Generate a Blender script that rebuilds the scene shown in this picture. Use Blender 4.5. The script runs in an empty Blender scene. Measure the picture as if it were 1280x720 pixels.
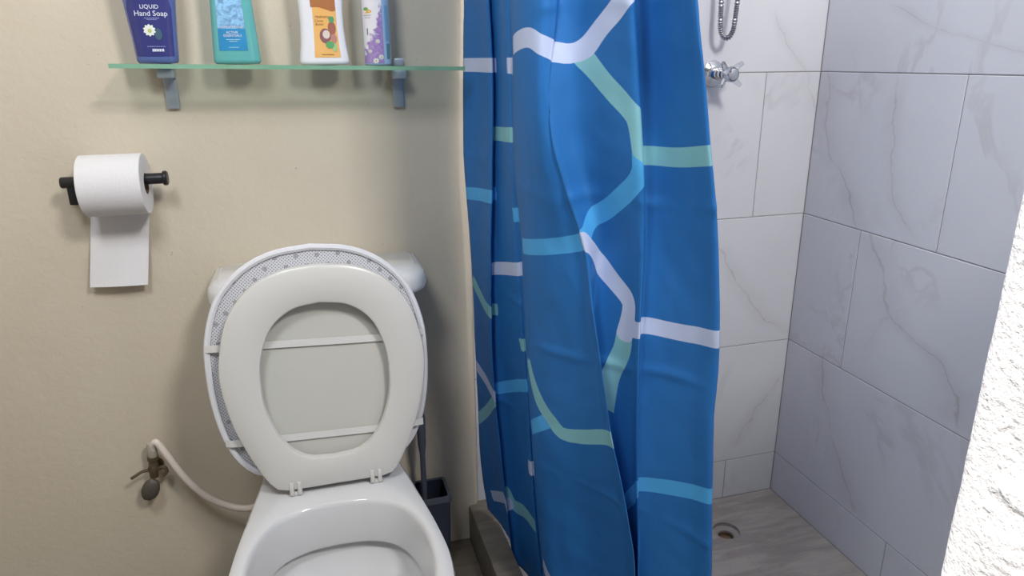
import bpy, bmesh, math, random
from mathutils import Vector, Matrix, noise
random.seed(4)
scene = bpy.context.scene
COL = scene.collection

# ------------------------------------------------------------------ camera
cam_data = bpy.data.cameras.new('camera')
cam_data.sensor_width = 36.0
cam_data.lens = 883.47 / 1280 * 36.0
cam_data.clip_start = 0.02
cam = bpy.data.objects.new('camera', cam_data)
COL.objects.link(cam)
PITCH, YAW, ROLL = 0.31306, 0.27982, -0.00786
fw = Vector((math.sin(YAW) * math.cos(PITCH), math.cos(YAW) * math.cos(PITCH), -math.sin(PITCH)))
rt = Vector((math.cos(YAW), -math.sin(YAW), 0))
up = rt.cross(fw)
rt2 = rt * math.cos(ROLL) + up * math.sin(ROLL)
up2 = -rt * math.sin(ROLL) + up * math.cos(ROLL)
m = Matrix((rt2, up2, -fw)).transposed().to_4x4()
m.translation = (-1.2566, -1.5604, 1.2007)
cam.matrix_world = m
scene.camera = cam

# ------------------------------------------------------------------ light
world = bpy.data.worlds.new('world')
scene.world = world
world.use_nodes = True
bg = world.node_tree.nodes['Background']
bg.inputs['Color'].default_value = (0.80, 0.90, 1.0, 1)
bg.inputs['Strength'].default_value = 0.16
sun_d = bpy.data.lights.new('sun', 'SUN')
sun_d.energy = 5.4
sun_d.angle = 0.01
sun_d.color = (1.0, 0.97, 0.92)
sun = bpy.data.objects.new('sun', sun_d)
sun.rotation_euler = Vector((0.55, 0.14, -0.80)).to_track_quat('-Z', 'Y').to_euler()
COL.objects.link(sun)
# daylight falling in through the open entrance
win_d = bpy.data.lights.new('daylight_window', 'AREA')
win_d.shape = 'RECTANGLE'
win_d.size, win_d.size_y = 0.34, 0.34
win_d.energy = 33.0
win_d.color = (1.0, 0.975, 0.94)
win = bpy.data.objects.new('daylight_window', win_d)
win.location = (-0.47, -2.00, 2.45)
win.rotation_euler = (Vector((-1.1, 0.0, 0.85)) - Vector(win.location)).to_track_quat('-Z', 'Y').to_euler()
COL.objects.link(win)

# daylight from the other side of the entrance
lw_d = bpy.data.lights.new('daylight_window_left', 'AREA')
lw_d.shape = 'RECTANGLE'
lw_d.size, lw_d.size_y = 0.35, 0.35
lw_d.energy = 13.5
lw_d.color = (0.88, 0.95, 1.0)
lw = bpy.data.objects.new('daylight_window_left', lw_d)
lw.location = (-1.62, -1.25, 2.10)
lw.rotation_euler = (Vector((-1.0, 0.0, 0.9)) - Vector(lw.location)).to_track_quat('-Z', 'Y').to_euler()
COL.objects.link(lw)
# added area fill below the ceiling to brighten the shower
fill_d = bpy.data.lights.new('shower_fill', 'AREA')
fill_d.shape = 'RECTANGLE'
fill_d.size, fill_d.size_y = 0.6, 0.7
fill_d.energy = 9.0
fill_d.color = (0.97, 0.97, 1.0)
fill = bpy.data.objects.new('shower_fill', fill_d)
fill.location = (-0.47, -0.55, 2.43)
COL.objects.link(fill)

vs = scene.view_settings
vs.view_transform = 'Standard'
vs.look = 'None'
vs.exposure = -0.12
vs.gamma = 1.0
vs.use_curve_mapping = False

# ------------------------------------------------------------------ helpers
def srgb(r, g, b):
    def c(v):
        v /= 255.0
        return v / 12.92 if v <= 0.04045 else ((v + 0.055) / 1.055) ** 2.4
    return (c(r), c(g), c(b), 1.0)


def tag(o, label=None, cat=None, group=None, kind=None):
    if label: o['label'] = label
    if cat: o['category'] = cat
    if group: o['group'] = group
    if kind: o['kind'] = kind
    return o


def empty(name, loc, label, cat, group=None):
    o = bpy.data.objects.new(name, None)
    o.empty_display_size = 0.05
    o.location = loc
    COL.objects.link(o)
    return tag(o, label, cat, group)


def obj(name, mesh, mat=None, parent=None, smooth=True):
    """link a mesh given in world coordinates; parents are kept where they stand"""
    if isinstance(mesh, bmesh.types.BMesh):
        me = bpy.data.meshes.new(name)
        bmesh.ops.recalc_face_normals(mesh, faces=mesh.faces[:])
        mesh.to_mesh(me)
        mesh.free()
    else:
        me = mesh
    if smooth:
        for p in me.polygons: p.use_smooth = True
        try: me.set_sharp_from_angle(angle=math.radians(38))
        except Exception: pass
    if mat and not me.materials: me.materials.append(mat)
    o = bpy.data.objects.new(name, me)
    COL.objects.link(o)
    if parent:
        o.parent = parent
        w = Vector((0, 0, 0))
        p = parent
        while p:
            w += p.location
            p = p.parent
        o.location = -w
    return o


def box(bm, x0, x1, y0, y1, z0, z1, bevel=0.0, seg=2):
    vs_ = [bm.verts.new((x, y, z)) for x in (x0, x1) for y in (y0, y1) for z in (z0, z1)]
    q = [(0, 1, 3, 2), (4, 6, 7, 5), (0, 4, 5, 1), (2, 3, 7, 6), (0, 2, 6, 4), (1, 5, 7, 3)]
    fs = [bm.faces.new([vs_[i] for i in f]) for f in q]
    if bevel:
        es = list({e for f in fs for e in f.edges})
        bmesh.ops.bevel(bm, geom=es, offset=bevel, segments=seg, affect='EDGES', profile=0.5)
    return bm


def boxm(*a, **k):
    return box(bmesh.new(), *a, **k)


def loft(bm, rings, cap0=True, cap1=True, closed=False):
    vr = [[bm.verts.new(p) for p in r] for r in rings]
    n = len(vr[0])
    pairs = list(zip(vr[:-1], vr[1:]))
    if closed: pairs.append((vr[-1], vr[0]))
    for a, b in pairs:
        for i in range(n):
            j = (i + 1) % n
            bm.faces.new((a[i], a[j], b[j], b[i]))
    if not closed:
        if cap0: bm.faces.new(vr[0][::-1])
        if cap1: bm.faces.new(vr[-1])
    return bm


def lathe(bm, prof, origin, axis=(0, 0, 1), n=24, cap0=True, cap1=True):
    """prof: list of (radius, height along axis)"""
    axis = Vector(axis).normalized()
    a = axis.orthogonal().normalized()
    b = axis.cross(a)
    o = Vector(origin)
    rings = [[o + axis * h + (a * math.cos(2 * math.pi * i / n) + b * math.sin(2 * math.pi * i / n)) * max(r, 1e-5)
              for i in range(n)] for r, h in prof]
    return loft(bm, rings, cap0, cap1)


def catmull(pts, n):
    pts = [Vector(p) for p in pts]
    e = [2 * pts[0] - pts[1]] + pts + [2 * pts[-1] - pts[-2]]
    out = []
    for i in range(len(pts) - 1):
        a, b, c, d = e[i:i + 4]
        for j in range(n):
            t = j / n
            out.append(0.5 * ((2 * b) + (c - a) * t + (2 * a - 5 * b + 4 * c - d) * t * t + (3 * b - a - 3 * c + d) * t ** 3))
    out.append(pts[-1])
    return out


def tube(bm, pts, r, n=12, rfun=None):
    pts = [Vector(p) for p in pts]
    rings = []
    nrm = None
    for i, p in enumerate(pts):
        t = (pts[min(i + 1, len(pts) - 1)] - pts[max(i - 1, 0)]).normalized()
        if nrm is None: nrm = t.orthogonal().normalized()
        nrm = (nrm - t * nrm.dot(t)).normalized()
        b = t.cross(nrm)
        rr = rfun(i) if rfun else r
        rings.append([p + (nrm * math.cos(2 * math.pi * k / n) + b * math.sin(2 * math.pi * k / n)) * rr for k in range(n)])
    return loft(bm, rings)


def interp(tab, x):
    if x <= tab[0][0]: return tab[0][1]
    for (a, b), (c, d) in zip(tab, tab[1:]):
        if x <= c: return b + (d - b) * (x - a) / (c - a)
    return tab[-1][1]


# ------------------------------------------------------------------ materials
MATS = {}


class NT:
    def __init__(self, name):
        self.m = bpy.data.materials.new(name)
        self.m.use_nodes = True
        self.t = self.m.node_tree
        self.b = self.t.nodes['Principled BSDF']
        MATS[name] = self.m

    def n(self, typ, **k):
        x = self.t.nodes.new(typ)
        for a, b in k.items(): setattr(x, a, b)
        return x

    def link(self, a, b): self.t.links.new(a, b)

    def val(self, sock, v):
        if hasattr(v, 'node'): self.link(v, sock)
        else: sock.default_value = v

    def math(self, op, a, b=0.0, c=None, clamp=False):
        x = self.n('ShaderNodeMath', operation=op, use_clamp=clamp)
        self.val(x.inputs[0], a)
        self.val(x.inputs[1], b)
        if c is not None: self.val(x.inputs[2], c)
        return x.outputs[0]

    def mix(self, f, a, b):
        x = self.n('ShaderNodeMix', data_type='RGBA')
        self.val(x.inputs[0], f)
        self.val(x.inputs[6], a)
        self.val(x.inputs[7], b)
        return x.outputs[2]

    def noise(self, vec, scale, detail=3, rough=0.55, dist=0.0):
        x = self.n('ShaderNodeTexNoise')
        x.inputs['Scale'].default_value = scale
        x.inputs['Detail'].default_value = detail
        x.inputs['Roughness'].default_value = rough
        x.inputs['Distortion'].default_value = dist
        if vec is not None: self.link(vec, x.inputs['Vector'])
        return x.outputs['Fac']

    def sstep(self, x, a, b, lo=0.0, hi=1.0):
        r = self.n('ShaderNodeMapRange', interpolation_type='SMOOTHSTEP')
        self.val(r.inputs[0], x)
        for i, v in enumerate((a, b, lo, hi)): r.inputs[1 + i].default_value = v
        return r.outputs[0]

    def bump(self, h, strength, dist=0.01):
        x = self.n('ShaderNodeBump')
        x.inputs['Strength'].default_value = strength
        x.inputs['Distance'].default_value = dist
        self.link(h, x.inputs['Height'])
        self.link(x.outputs[0], self.b.inputs['Normal'])

    def pos(self): return self.n('ShaderNodeNewGeometry').outputs['Position']

    def obj(self): return self.n('ShaderNodeTexCoord').outputs['Object']


def plain(name, col, rough=0.5, metal=0.0, var=0.04, scale=30.0, bump=0.0, bscale=200.0, coat=0.0, spec=None, trans=0.0, ior=1.45, alpha=None, bdist=0.002):
    t = NT(name)
    v = t.obj()
    nz = t.noise(v, scale)
    dark = tuple(c * (1 - var * 2) for c in col[:3]) + (1,)
    t.link(t.mix(nz, dark, col), t.b.inputs['Base Color'])
    t.b.inputs['Roughness'].default_value = rough
    t.b.inputs['Metallic'].default_value = metal
    t.b.inputs['Transmission Weight'].default_value = trans
    t.b.inputs['IOR'].default_value = ior
    t.b.inputs['Coat Weight'].default_value = coat
    if spec is not None: t.b.inputs['Specular IOR Level'].default_value = spec
    if bump: t.bump(t.noise(v, bscale, 2), bump, bdist)
    return t.m


# painted plaster
t = NT('cream_plaster')
p = t.pos()
n1 = t.noise(p, 5.0, 4)
n2 = t.noise(p, 170.0, 3, 0.6)
c1 = t.mix(n1, srgb(201, 188, 168), srgb(210, 199, 181))
specks = t.sstep(t.noise(p, 95.0, 1), 0.20, 0.17)
t.link(t.mix(t.math('MULTIPLY', specks, 0.3), c1, srgb(120, 100, 80)), t.b.inputs['Base Color'])
t.b.inputs['Roughness'].default_value = 0.62
t.bump(t.math('ADD', t.math('MULTIPLY', n2, 0.5), t.noise(p, 55.0, 2)), 0.35, 0.003)

t = NT('white_plaster')
p = t.pos()
t.link(t.mix(t.noise(p, 8.0, 3), srgb(232, 230, 234), srgb(244, 243, 244)), t.b.inputs['Base Color'])
t.b.inputs['Roughness'].default_value = 0.8
t.bump(t.noise(p, 130.0, 3, 0.6), 0.7, 0.006)

plain('ceiling_paint', srgb(228, 224, 216), 0.8)
plain('grout', srgb(168, 164, 164), 0.9, var=0.1)
plain('concrete', srgb(98, 95, 90), 0.9, var=0.12, scale=6)


def marble(name, hcoord, veins, base0, base1, veinc, general=0.3):
    t = NT(name)
    p = t.pos()
    sep = t.n('ShaderNodeSeparateXYZ')
    t.link(p, sep.inputs[0])
    h = sep.outputs[hcoord]
    z = sep.outputs[2]
    wob = t.math('MULTIPLY', t.math('SUBTRACT', t.noise(p, 14.0, 4), 0.5), 0.07)
    hw = t.math('ADD', h, wob)
    patch = t.noise(p, 9.0, 3)
    total = None
    for poly, width, strength in veins:
        poly = sorted(poly)
        z0, z1 = poly[0][0], poly[-1][0]
        hs = [q[1] for q in poly]
        lo, hi = min(hs) - 0.02, max(hs) + 0.02
        fc = t.n('ShaderNodeFloatCurve')
        cu = fc.mapping.curves[0]
        pts = [((zz - z0) / (z1 - z0), (hh - lo) / (hi - lo)) for zz, hh in poly]
        cu.points[0].location = pts[0]
        cu.points[1].location = pts[-1]
        for q in pts[1:-1]: cu.points.new(*q)
        fc.mapping.update()
        zr = t.n('ShaderNodeMapRange')
        t.link(z, zr.inputs[0])
        zr.inputs[1].default_value, zr.inputs[2].default_value = z0, z1
        t.link(zr.outputs[0], fc.inputs['Value'])
        hc = t.math('MULTIPLY_ADD', fc.outputs[0], hi - lo, lo)
        d = t.math('ABSOLUTE', t.math('SUBTRACT', hw, hc))
        line = t.sstep(d, 0.0, width, 1.0, 0.0)
        halo = t.math('MULTIPLY', t.sstep(d, 0.0, width * 9, 1.0, 0.0), 0.34)
        inr = t.math('MULTIPLY', t.sstep(z, z0 - 0.02, z0 + 0.02), t.sstep(z, z1 - 0.02, z1 + 0.02, 1.0, 0.0))
        v = t.math('MULTIPLY', t.math('MULTIPLY', t.math('MAXIMUM', line, halo), inr), t.math('MULTIPLY', t.sstep(patch, 0.3, 0.62, 0.35, 1.0), strength))
        total = v if total is None else t.math('MAXIMUM', total, v)
    # faint overall veining
    oi = t.n('ShaderNodeObjectInfo')
    off = t.n('ShaderNodeVectorMath', operation='ADD')
    t.link(p, off.inputs[0])
    cmb = t.n('ShaderNodeCombineXYZ')
    for i in range(3): t.link(t.math('MULTIPLY', oi.outputs['Random'], 9.0 + 3 * i), cmb.inputs[i])
    t.link(cmb.outputs[0], off.inputs[1])
    q = t.noise(off.outputs[0], 2.6, 5, 0.6, 0.8)
    gv = t.sstep(t.math('ABSOLUTE', t.math('SUBTRACT', q, 0.5)), 0.0, 0.035, 1.0, 0.0)
    gv = t.math('MULTIPLY', t.math('MULTIPLY', gv, t.sstep(t.noise(off.outputs[0], 3.5, 2), 0.45, 0.7)), general)
    total = gv if total is None else t.math('MAXIMUM', total, gv)
    cloud = t.mix(t.noise(p, 6.0, 3), base0, base1)
    t.link(t.mix(total, cloud, veinc), t.b.inputs['Base Color'])
    t.b.inputs['Roughness'].default_value = 0.33
    t.b.inputs['Specular IOR Level'].default_value = 0.4
    return t.m


marble('marble_right', 1, [
    ([(1.165, -0.022), (1.127, -0.031), (1.022, -0.045), (0.888, -0.147), (0.808, -0.19)], 0.007, 0.75),
    ([(1.16, -0.25), (1.067, -0.255), (0.95, -0.27), (0.821, -0.369)], 0.005, 0.6),
    ([(0.801, -0.244), (0.70, -0.31), (0.626, -0.341), (0.60, -0.42), (0.56, -0.508), (0.46, -0.55)], 0.010, 0.75),
    ([(0.66, -0.365), (0.60, -0.31), (0.53, -0.285)], 0.005, 0.5),
    ([(0.462, -0.141), (0.40, -0.15), (0.265, -0.209), (0.102, -0.328)], 0.008, 0.7),
    ([(1.31, -0.20), (1.262, -0.31), (1.243, -0.37), (1.225, -0.45), (1.20, -0.535)], 0.006, 0.55),
], srgb(206, 206, 212), srgb(216, 216, 221), srgb(168, 162, 164))
marble('marble_back', 0, [
    ([(1.30, -0.15), (1.24, -0.113), (1.194, -0.073), (1.146, -0.031), (1.068, -0.005)], 0.004, 0.5),
    ([(0.733, -0.251), (0.616, -0.168), (0.542, -0.11), (0.473, -0.025)], 0.007, 0.65),
    ([(0.337, -0.008), (0.246, -0.076), (0.128, -0.142)], 0.005, 0.6),
], srgb(206, 206, 211), srgb(216, 216, 220), srgb(172, 166, 168))

# grey stone of the shower floor, kerb and room floor
for nm, c0, c1 in (('shower_stone', srgb(148, 141, 136), srgb(172, 165, 160)), ('kerb_stone', srgb(106, 98, 88), srgb(126, 117, 106)), ('room_floor_tile', srgb(88, 80, 70), srgb(104, 95, 84))):
    t = NT(nm)
    p = t.pos()
    mp = t.n('ShaderNodeMapping')
    mp.inputs['Rotation'].default_value = (0, 0, 0.7)
    mp.inputs['Scale'].default_value = (3, 14, 6)
    t.link(p, mp.inputs[0])
    a = t.noise(mp.outputs[0], 2.0, 5, 0.6, 0.6)
    streak = t.sstep(a, 0.35, 0.68)
    t.link(t.mix(streak, c0, c1), t.b.inputs['Base Color'])
    t.b.inputs['Roughness'].default_value = 0.55
    t.bump(t.noise(p, 60, 3), 0.15, 0.002)

plain('porcelain', srgb(212, 211, 212), 0.13, var=0.01, scale=4, coat=0.3)
plain('seat_plastic', srgb(210, 207, 203), 0.28, var=0.012, scale=5)
plain('lid_plastic', srgb(200, 198, 191), 0.35, var=0.015, scale=5)
plain('binding_fabric', srgb(226, 225, 230), 0.85, var=0.05, scale=300, bump=0.3, bscale=700)
plain('plush', srgb(225, 225, 230), 0.95, var=0.08, scale=200, bump=0.8, bscale=400)
plain('chrome', srgb(215, 216, 220), 0.12, metal=1.0, var=0.03)
plain('brushed_steel', srgb(184, 192, 204), 0.38, metal=0.45, var=0.05, scale=90)
plain('old_brass', srgb(112, 98, 76), 0.5, metal=0.4, var=0.25, scale=180, bump=0.4, bscale=300)
plain('dark_valve', srgb(98, 92, 84), 0.55, metal=0.2, var=0.2, scale=150, bump=0.3, bscale=250)
plain('grey_coupling', srgb(178, 172, 158), 0.4, var=0.08)
plain('hose_white', srgb(226, 214, 204), 0.4, var=0.05, scale=60)
plain('black_metal', srgb(36, 34, 38), 0.38, var=0.1)
plain('paper', srgb(222, 219, 220), 0.9, var=0.02, scale=80, bump=0.25, bscale=260)
plain('cardboard', srgb(120, 100, 84), 0.9)
plain('clear_acrylic', srgb(232, 236, 242), 0.08, trans=0.9, ior=1.45, var=0.01)
plain('drain_pipe', srgb(140, 112, 88), 0.7, var=0.3, scale=60)
plain('navy_plastic', srgb(52, 58, 74), 0.4, var=0.1)
plain('grey_navy_plastic', srgb(88, 92, 106), 0.4, var=0.1)
plain('bristle', srgb(60, 66, 84), 0.9)
plain('water', srgb(225, 230, 230), 0.03, trans=0.9, ior=1.33, var=0.0)

# shelf glass: pale body, green where one looks through its length
t = NT('shelf_glass')
t.b.inputs['Roughness'].default_value = 0.05
t.link(t.mix(t.noise(t.obj(), 40.0), srgb(170, 214, 192), srgb(186, 224, 204)), t.b.inputs['Base Color'])
trn = t.n('ShaderNodeBsdfTransparent')
trn.inputs['Color'].default_value = srgb(244, 250, 247)
fr = t.n('ShaderNodeLayerWeight')
fr.inputs['Blend'].default_value = 0.25
ms = t.n('ShaderNodeMixShader')
t.link(t.math('MULTIPLY_ADD', fr.outputs['Fresnel'], 0.3, 0.03, clamp=True), ms.inputs[0])
t.link(trn.outputs[0], ms.inputs[1])
t.link(t.b.outputs[0], ms.inputs[2])
t.link(ms.outputs[0], t.t.nodes['Material Output'].inputs['Surface'])
t = NT('glass_edge')
t.link(t.mix(t.noise(t.obj(), 25.0), srgb(112, 158, 132), srgb(142, 186, 160)), t.b.inputs['Base Color'])
t.b.inputs['Roughness'].default_value = 0.2

# non-slip net backing: dots in a small lattice plus larger ringed dots
t = NT('nonslip_net')
tc = t.n('ShaderNodeNewGeometry').outputs['Position']
sp = t.n('ShaderNodeSeparateXYZ')
t.link(tc, sp.inputs[0])


def lattice(t, cell):
    a = t.math('DIVIDE', t.math('ADD', sp.outputs[0], sp.outputs[2]), cell)
    b = t.math('DIVIDE', t.math('SUBTRACT', sp.outputs[0], sp.outputs[2]), cell)
    fa = t.math('SUBTRACT', t.math('FRACT', a), 0.5)
    fb = t.math('SUBTRACT', t.math('FRACT', b), 0.5)
    return t.math('SQRT', t.math('ADD', t.math('MULTIPLY', fa, fa), t.math('MULTIPLY', fb, fb)))


small = t.sstep(lattice(t, 0.0062), 0.24, 0.34, 1.0, 0.0)
big = lattice(t, 0.038)
ring = t.math('MULTIPLY', t.sstep(big, 0.085, 0.10), t.sstep(big, 0.14, 0.155, 1.0, 0.0))
core = t.sstep(big, 0.05, 0.075, 1.0, 0.0)
msk = t.math('MAXIMUM', t.math('MULTIPLY', small, 0.7), t.math('MAXIMUM', t.math('MULTIPLY', ring, 0.8), t.math('MULTIPLY', core, 0.75)))
t.link(t.mix(msk, srgb(204, 203, 208), srgb(84, 84, 92)), t.b.inputs['Base Color'])
t.b.inputs['Roughness'].default_value = 0.85

# curtain: printed bands, widths stored on the mesh as distances in metres
t = NT('curtain_print')
p = t.pos()
weave = t.noise(p, 900.0, 2)
base = t.mix(t.noise(p, 7.0, 3), srgb(42, 113, 186), srgb(48, 122, 196))
base = t.mix(t.math('MULTIPLY', weave, 0.25), base, srgb(36, 98, 164))
cur = base
for at_, col in (('d_blue', srgb(84, 176, 240)), ('d_mint', srgb(138, 198, 210)), ('d_white', srgb(200, 211, 242))):
    a = t.n('ShaderNodeAttribute', attribute_name=at_)
    cur = t.mix(t.sstep(a.outputs['Fac'], -0.0006, 0.0006, 1.0, 0.0), cur, col)
t.link(cur, t.b.inputs['Base Color'])
t.b.inputs['Roughness'].default_value = 0.5
t.b.inputs['Specular IOR Level'].default_value = 0.25
t.bump(t.math('ADD', t.math('MULTIPLY', weave, 0.06), t.noise(p, 22.0, 3)), 0.22, 0.006)
# thin cloth lets some light through
tr = t.n('ShaderNodeBsdfTranslucent')
t.link(cur, tr.inputs['Color'])
ms = t.n('ShaderNodeMixShader')
ms.inputs[0].default_value = 0.10
out = t.t.nodes['Material Output']
t.link(t.b.outputs[0], ms.inputs[1])
t.link(tr.outputs[0], ms.inputs[2])
t.link(ms.outputs[0], out.inputs['Surface'])

# ------------------------------------------------------------------ room shell
SHOWER_Z = -0.0414
EDGE_X = -0.907
# painted back wall with a rounded outer corner at the shower
bm = bmesh.new()
prof = [(-2.3, 0.10), (-2.3, -0.015)]
r = 0.014
for k in range(7):
    a = math.pi / 2 * k / 6
    prof.append((EDGE_X - r + r * math.sin(a), -0.015 + r - r * math.cos(a)))
prof.append((EDGE_X, 0.10))
loft(bm, [[(x, y, z) for x, y in prof] for z in (-0.06, 2.4)])
tag(obj('wall_back', bm, MATS['cream_plaster']), 'cream painted rough plaster wall behind the toilet', kind='structure')

wall_sh = tag(obj('wall_shower', boxm(EDGE_X, 0.10, 0.0012, 0.10, -0.10, 2.4), MATS['grout']), 'shower back wall clad in white marble tiles', kind='structure')
wall_r = tag(obj('wall_right', boxm(0.0012, 0.10, -1.30, 0.0012, -0.10, 2.4), MATS['grout']), 'right shower wall clad in white grey-veined marble tiles', kind='structure')
tag(obj('wall_left', boxm(-2.40, -2.3, -1.20, 0.10, -0.06, 2.4), MATS['cream_plaster']), 'cream painted plaster side wall left of the toilet', kind='structure')
# ceiling with a made-up opening above the shower fill light
bm = bmesh.new()
HOLE_X0, HOLE_X1, HOLE_Y0, HOLE_Y1 = -0.77, -0.17, -0.90, -0.20
for q in ((-2.40, HOLE_X0, -1.24, 0.10), (HOLE_X1, 0.10, -1.24, 0.10), (HOLE_X0, HOLE_X1, -1.24, HOLE_Y0), (HOLE_X0, HOLE_X1, HOLE_Y1, 0.10)):
    box(bm, *q, 2.4, 2.5)
t = NT('frosted_pane')
t.link(t.mix(t.noise(t.obj(), 30.0), srgb(214, 220, 224), srgb(228, 232, 236)), t.b.inputs['Base Color'])
t.b.inputs['Roughness'].default_value = 0.6
tr = t.n('ShaderNodeBsdfTranslucent')
tr.inputs['Color'].default_value = srgb(214, 222, 230)
ms = t.n('ShaderNodeMixShader')
ms.inputs[0].default_value = 0.25
t.link(t.b.outputs[0], ms.inputs[1])
t.link(tr.outputs[0], ms.inputs[2])
t.link(ms.outputs[0], t.t.nodes['Material Output'].inputs['Surface'])
tag(obj('ceiling_pane_added', boxm(HOLE_X0, HOLE_X1, HOLE_Y0, HOLE_Y1, 2.45, 2.47), MATS['frosted_pane'], smooth=False), 'added frosted pane in the ceiling over the shower', kind='structure')  # unseen pane, added to keep direct sun off the shower wall
tag(obj('ceiling', bm, MATS['ceiling_paint']), 'plain pale ceiling over the bathroom', kind='structure')

ROWS = [(SHOWER_Z, 0.0855), (0.0855, 0.4455), (0.4455, 0.8055), (0.8055, 1.1655), (1.1655, 1.5255), (1.5255, 1.8855), (1.8855, 2.2455), (2.2455, 2.4)]
G = 0.0012  # half joint


def tiles(parent, spans, vertical_axis, mat):
    for (z0, z1), cuts in zip(ROWS, spans):
        for a, b in zip(cuts[:-1], cuts[1:]):
            if vertical_axis == 'x':
                bm = boxm(a + G, b - G, 0.0, 0.012, z0 + G, z1 - G, bevel=0.0008, seg=1)
            else:
                bm = boxm(0.0, 0.012, a + G, b - G, z0 + G, z1 - G, bevel=0.0008, seg=1)
            obj('tile', bm, mat, parent, smooth=False)


tiles(wall_sh, [(EDGE_X, -0.8845, -0.1645, 0.0), (EDGE_X, -0.60, 0.0), (EDGE_X, -0.45, 0.0), (EDGE_X, -0.876, -0.156, 0.0), (EDGE_X, -0.50, 0.0),
                (EDGE_X, -0.30, 0.0), (EDGE_X, -0.62, 0.0), (EDGE_X, -0.40, 0.0)], 'x', MATS['marble_back'])
tiles(wall_r, [(-1.30, -1.154, -0.434, 0.0), (-1.30, -0.60, 0.0), (-1.30, -0.928, -0.208, 0.0), (-1.30, -1.145, -0.425, 0.0), (-1.30, -0.64, 0.0),
               (-1.30, -0.925, -0.205, 0.0), (-1.30, -1.0, -0.28, 0.0), (-1.30, -0.70, 0.0)], 'y', MATS['marble_right'])

# floors
fl = tag(obj('floor', boxm(-2.3, -0.93, -1.30, -0.012, -0.06, -0.006), MATS['grout']), 'dark brown tiled floor between toilet and shower kerb', kind='structure')
xs = [-2.3, -1.93, -1.48, -1.03, -0.934]
ys = [-1.30, -0.95, -0.50, -0.0155]
for xa, xb in zip(xs, xs[1:]):
    for ya, yb in zip(ys, ys[1:]):
        obj('floor_tile', boxm(xa + G, xb - G, ya + G, yb - G, -0.006, 0.0, bevel=0.0006, seg=1), MATS['room_floor_tile'], fl, smooth=False)

# shower floor: slabs mitred towards the drain, with a countersunk round hole
DR = Vector((-0.238, -0.138))
fs = tag(obj('floor_shower', boxm(-0.874, 0.004, -1.30, 0.004, -0.13, -0.075), MATS['shower_stone']), 'grey-brown stone shower floor with a round drain hole', kind='structure')
RO = 0.036


def floor_piece(poly, z0=-0.075, z1=SHOWER_Z):
    bm = bmesh.new()
    loft(bm, [[(x, y, z0) for x, y in poly], [(x, y, z1) for x, y in poly]])
    obj('stone_slab', bm, MATS['shower_stone'], fs, smooth=False)


def edge_ray(a):
    d = Vector((math.cos(a), math.sin(a)))
    ts = []
    if d.x > 1e-6: ts.append((0.0 - DR.x) / d.x)
    if d.x < -1e-6: ts.append((-0.873 - DR.x) / d.x)
    if d.y > 1e-6: ts.append((0.0 - DR.y) / d.y)
    if d.y < -1e-6: ts.append((-1.30 - DR.y) / d.y)
    return DR + d * min(ts)


cs = [(0.0, 0.0), (-0.873, 0.0), (-0.873, -1.30), (-0.30, -1.30), (0.0, -0.40)]
ang = [math.atan2(c[1] - DR.y, c[0] - DR.x) for c in cs]
for i in range(len(cs)):
    a0, a1 = ang[i], ang[(i + 1) % len(cs)]
    while a1 <= a0: a1 += 2 * math.pi
    g = 0.0001
    n = 10
    inner = [(DR.x + RO * math.cos(a0 + (a1 - a0) * k / n), DR.y + RO * math.sin(a0 + (a1 - a0) * k / n)) for k in range(n + 1)]
    o0, o1 = Vector(cs[i]), Vector(cs[(i + 1) % len(cs)])
    d0 = Vector((-math.sin(a0), math.cos(a0))) * g
    d1 = Vector((math.sin(a1), -math.cos(a1))) * g
    outer = [o1 + d1]
    if i == 3: outer.append(Vector((0.0, -1.30)))
    outer.append(o0 + d0)
    inner[0] = tuple(Vector(inner[0]) + d0)
    inner[-1] = tuple(Vector(inner[-1]) + d1)
    floor_piece(inner + [tuple(v) for v in outer])
dr = empty('floor_drain', (DR.x, DR.y, -0.075), 'round open drain hole in the grey shower floor', 'drain')
bm = bmesh.new()
lathe(bm, [(RO, 0.033), (RO - 0.001, 0.024), (0.023, 0.020), (0.021, 0.018), (0.0205, 0.004)], (DR.x, DR.y, -0.075), n=32, cap0=False, cap1=False)
obj('countersink', bm, MATS['shower_stone'], dr)
bm = bmesh.new()
lathe(bm, [(0.0205, 0.012), (0.0195, 0.004), (0.012, 0.001), (0.0, 0.0015)], (DR.x, DR.y, -0.0745), n=24, cap0=False, cap1=False)
obj('drain_pipe', bm, MATS['drain_pipe'], dr)

bm = boxm(-0.934, -0.874, -1.05, 0.003, -0.07, 0.098, bevel=0.006)
tag(obj('trim_shower_kerb', bm, MATS['kerb_stone']), 'low brown stone kerb between toilet floor and shower', kind='structure')

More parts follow.
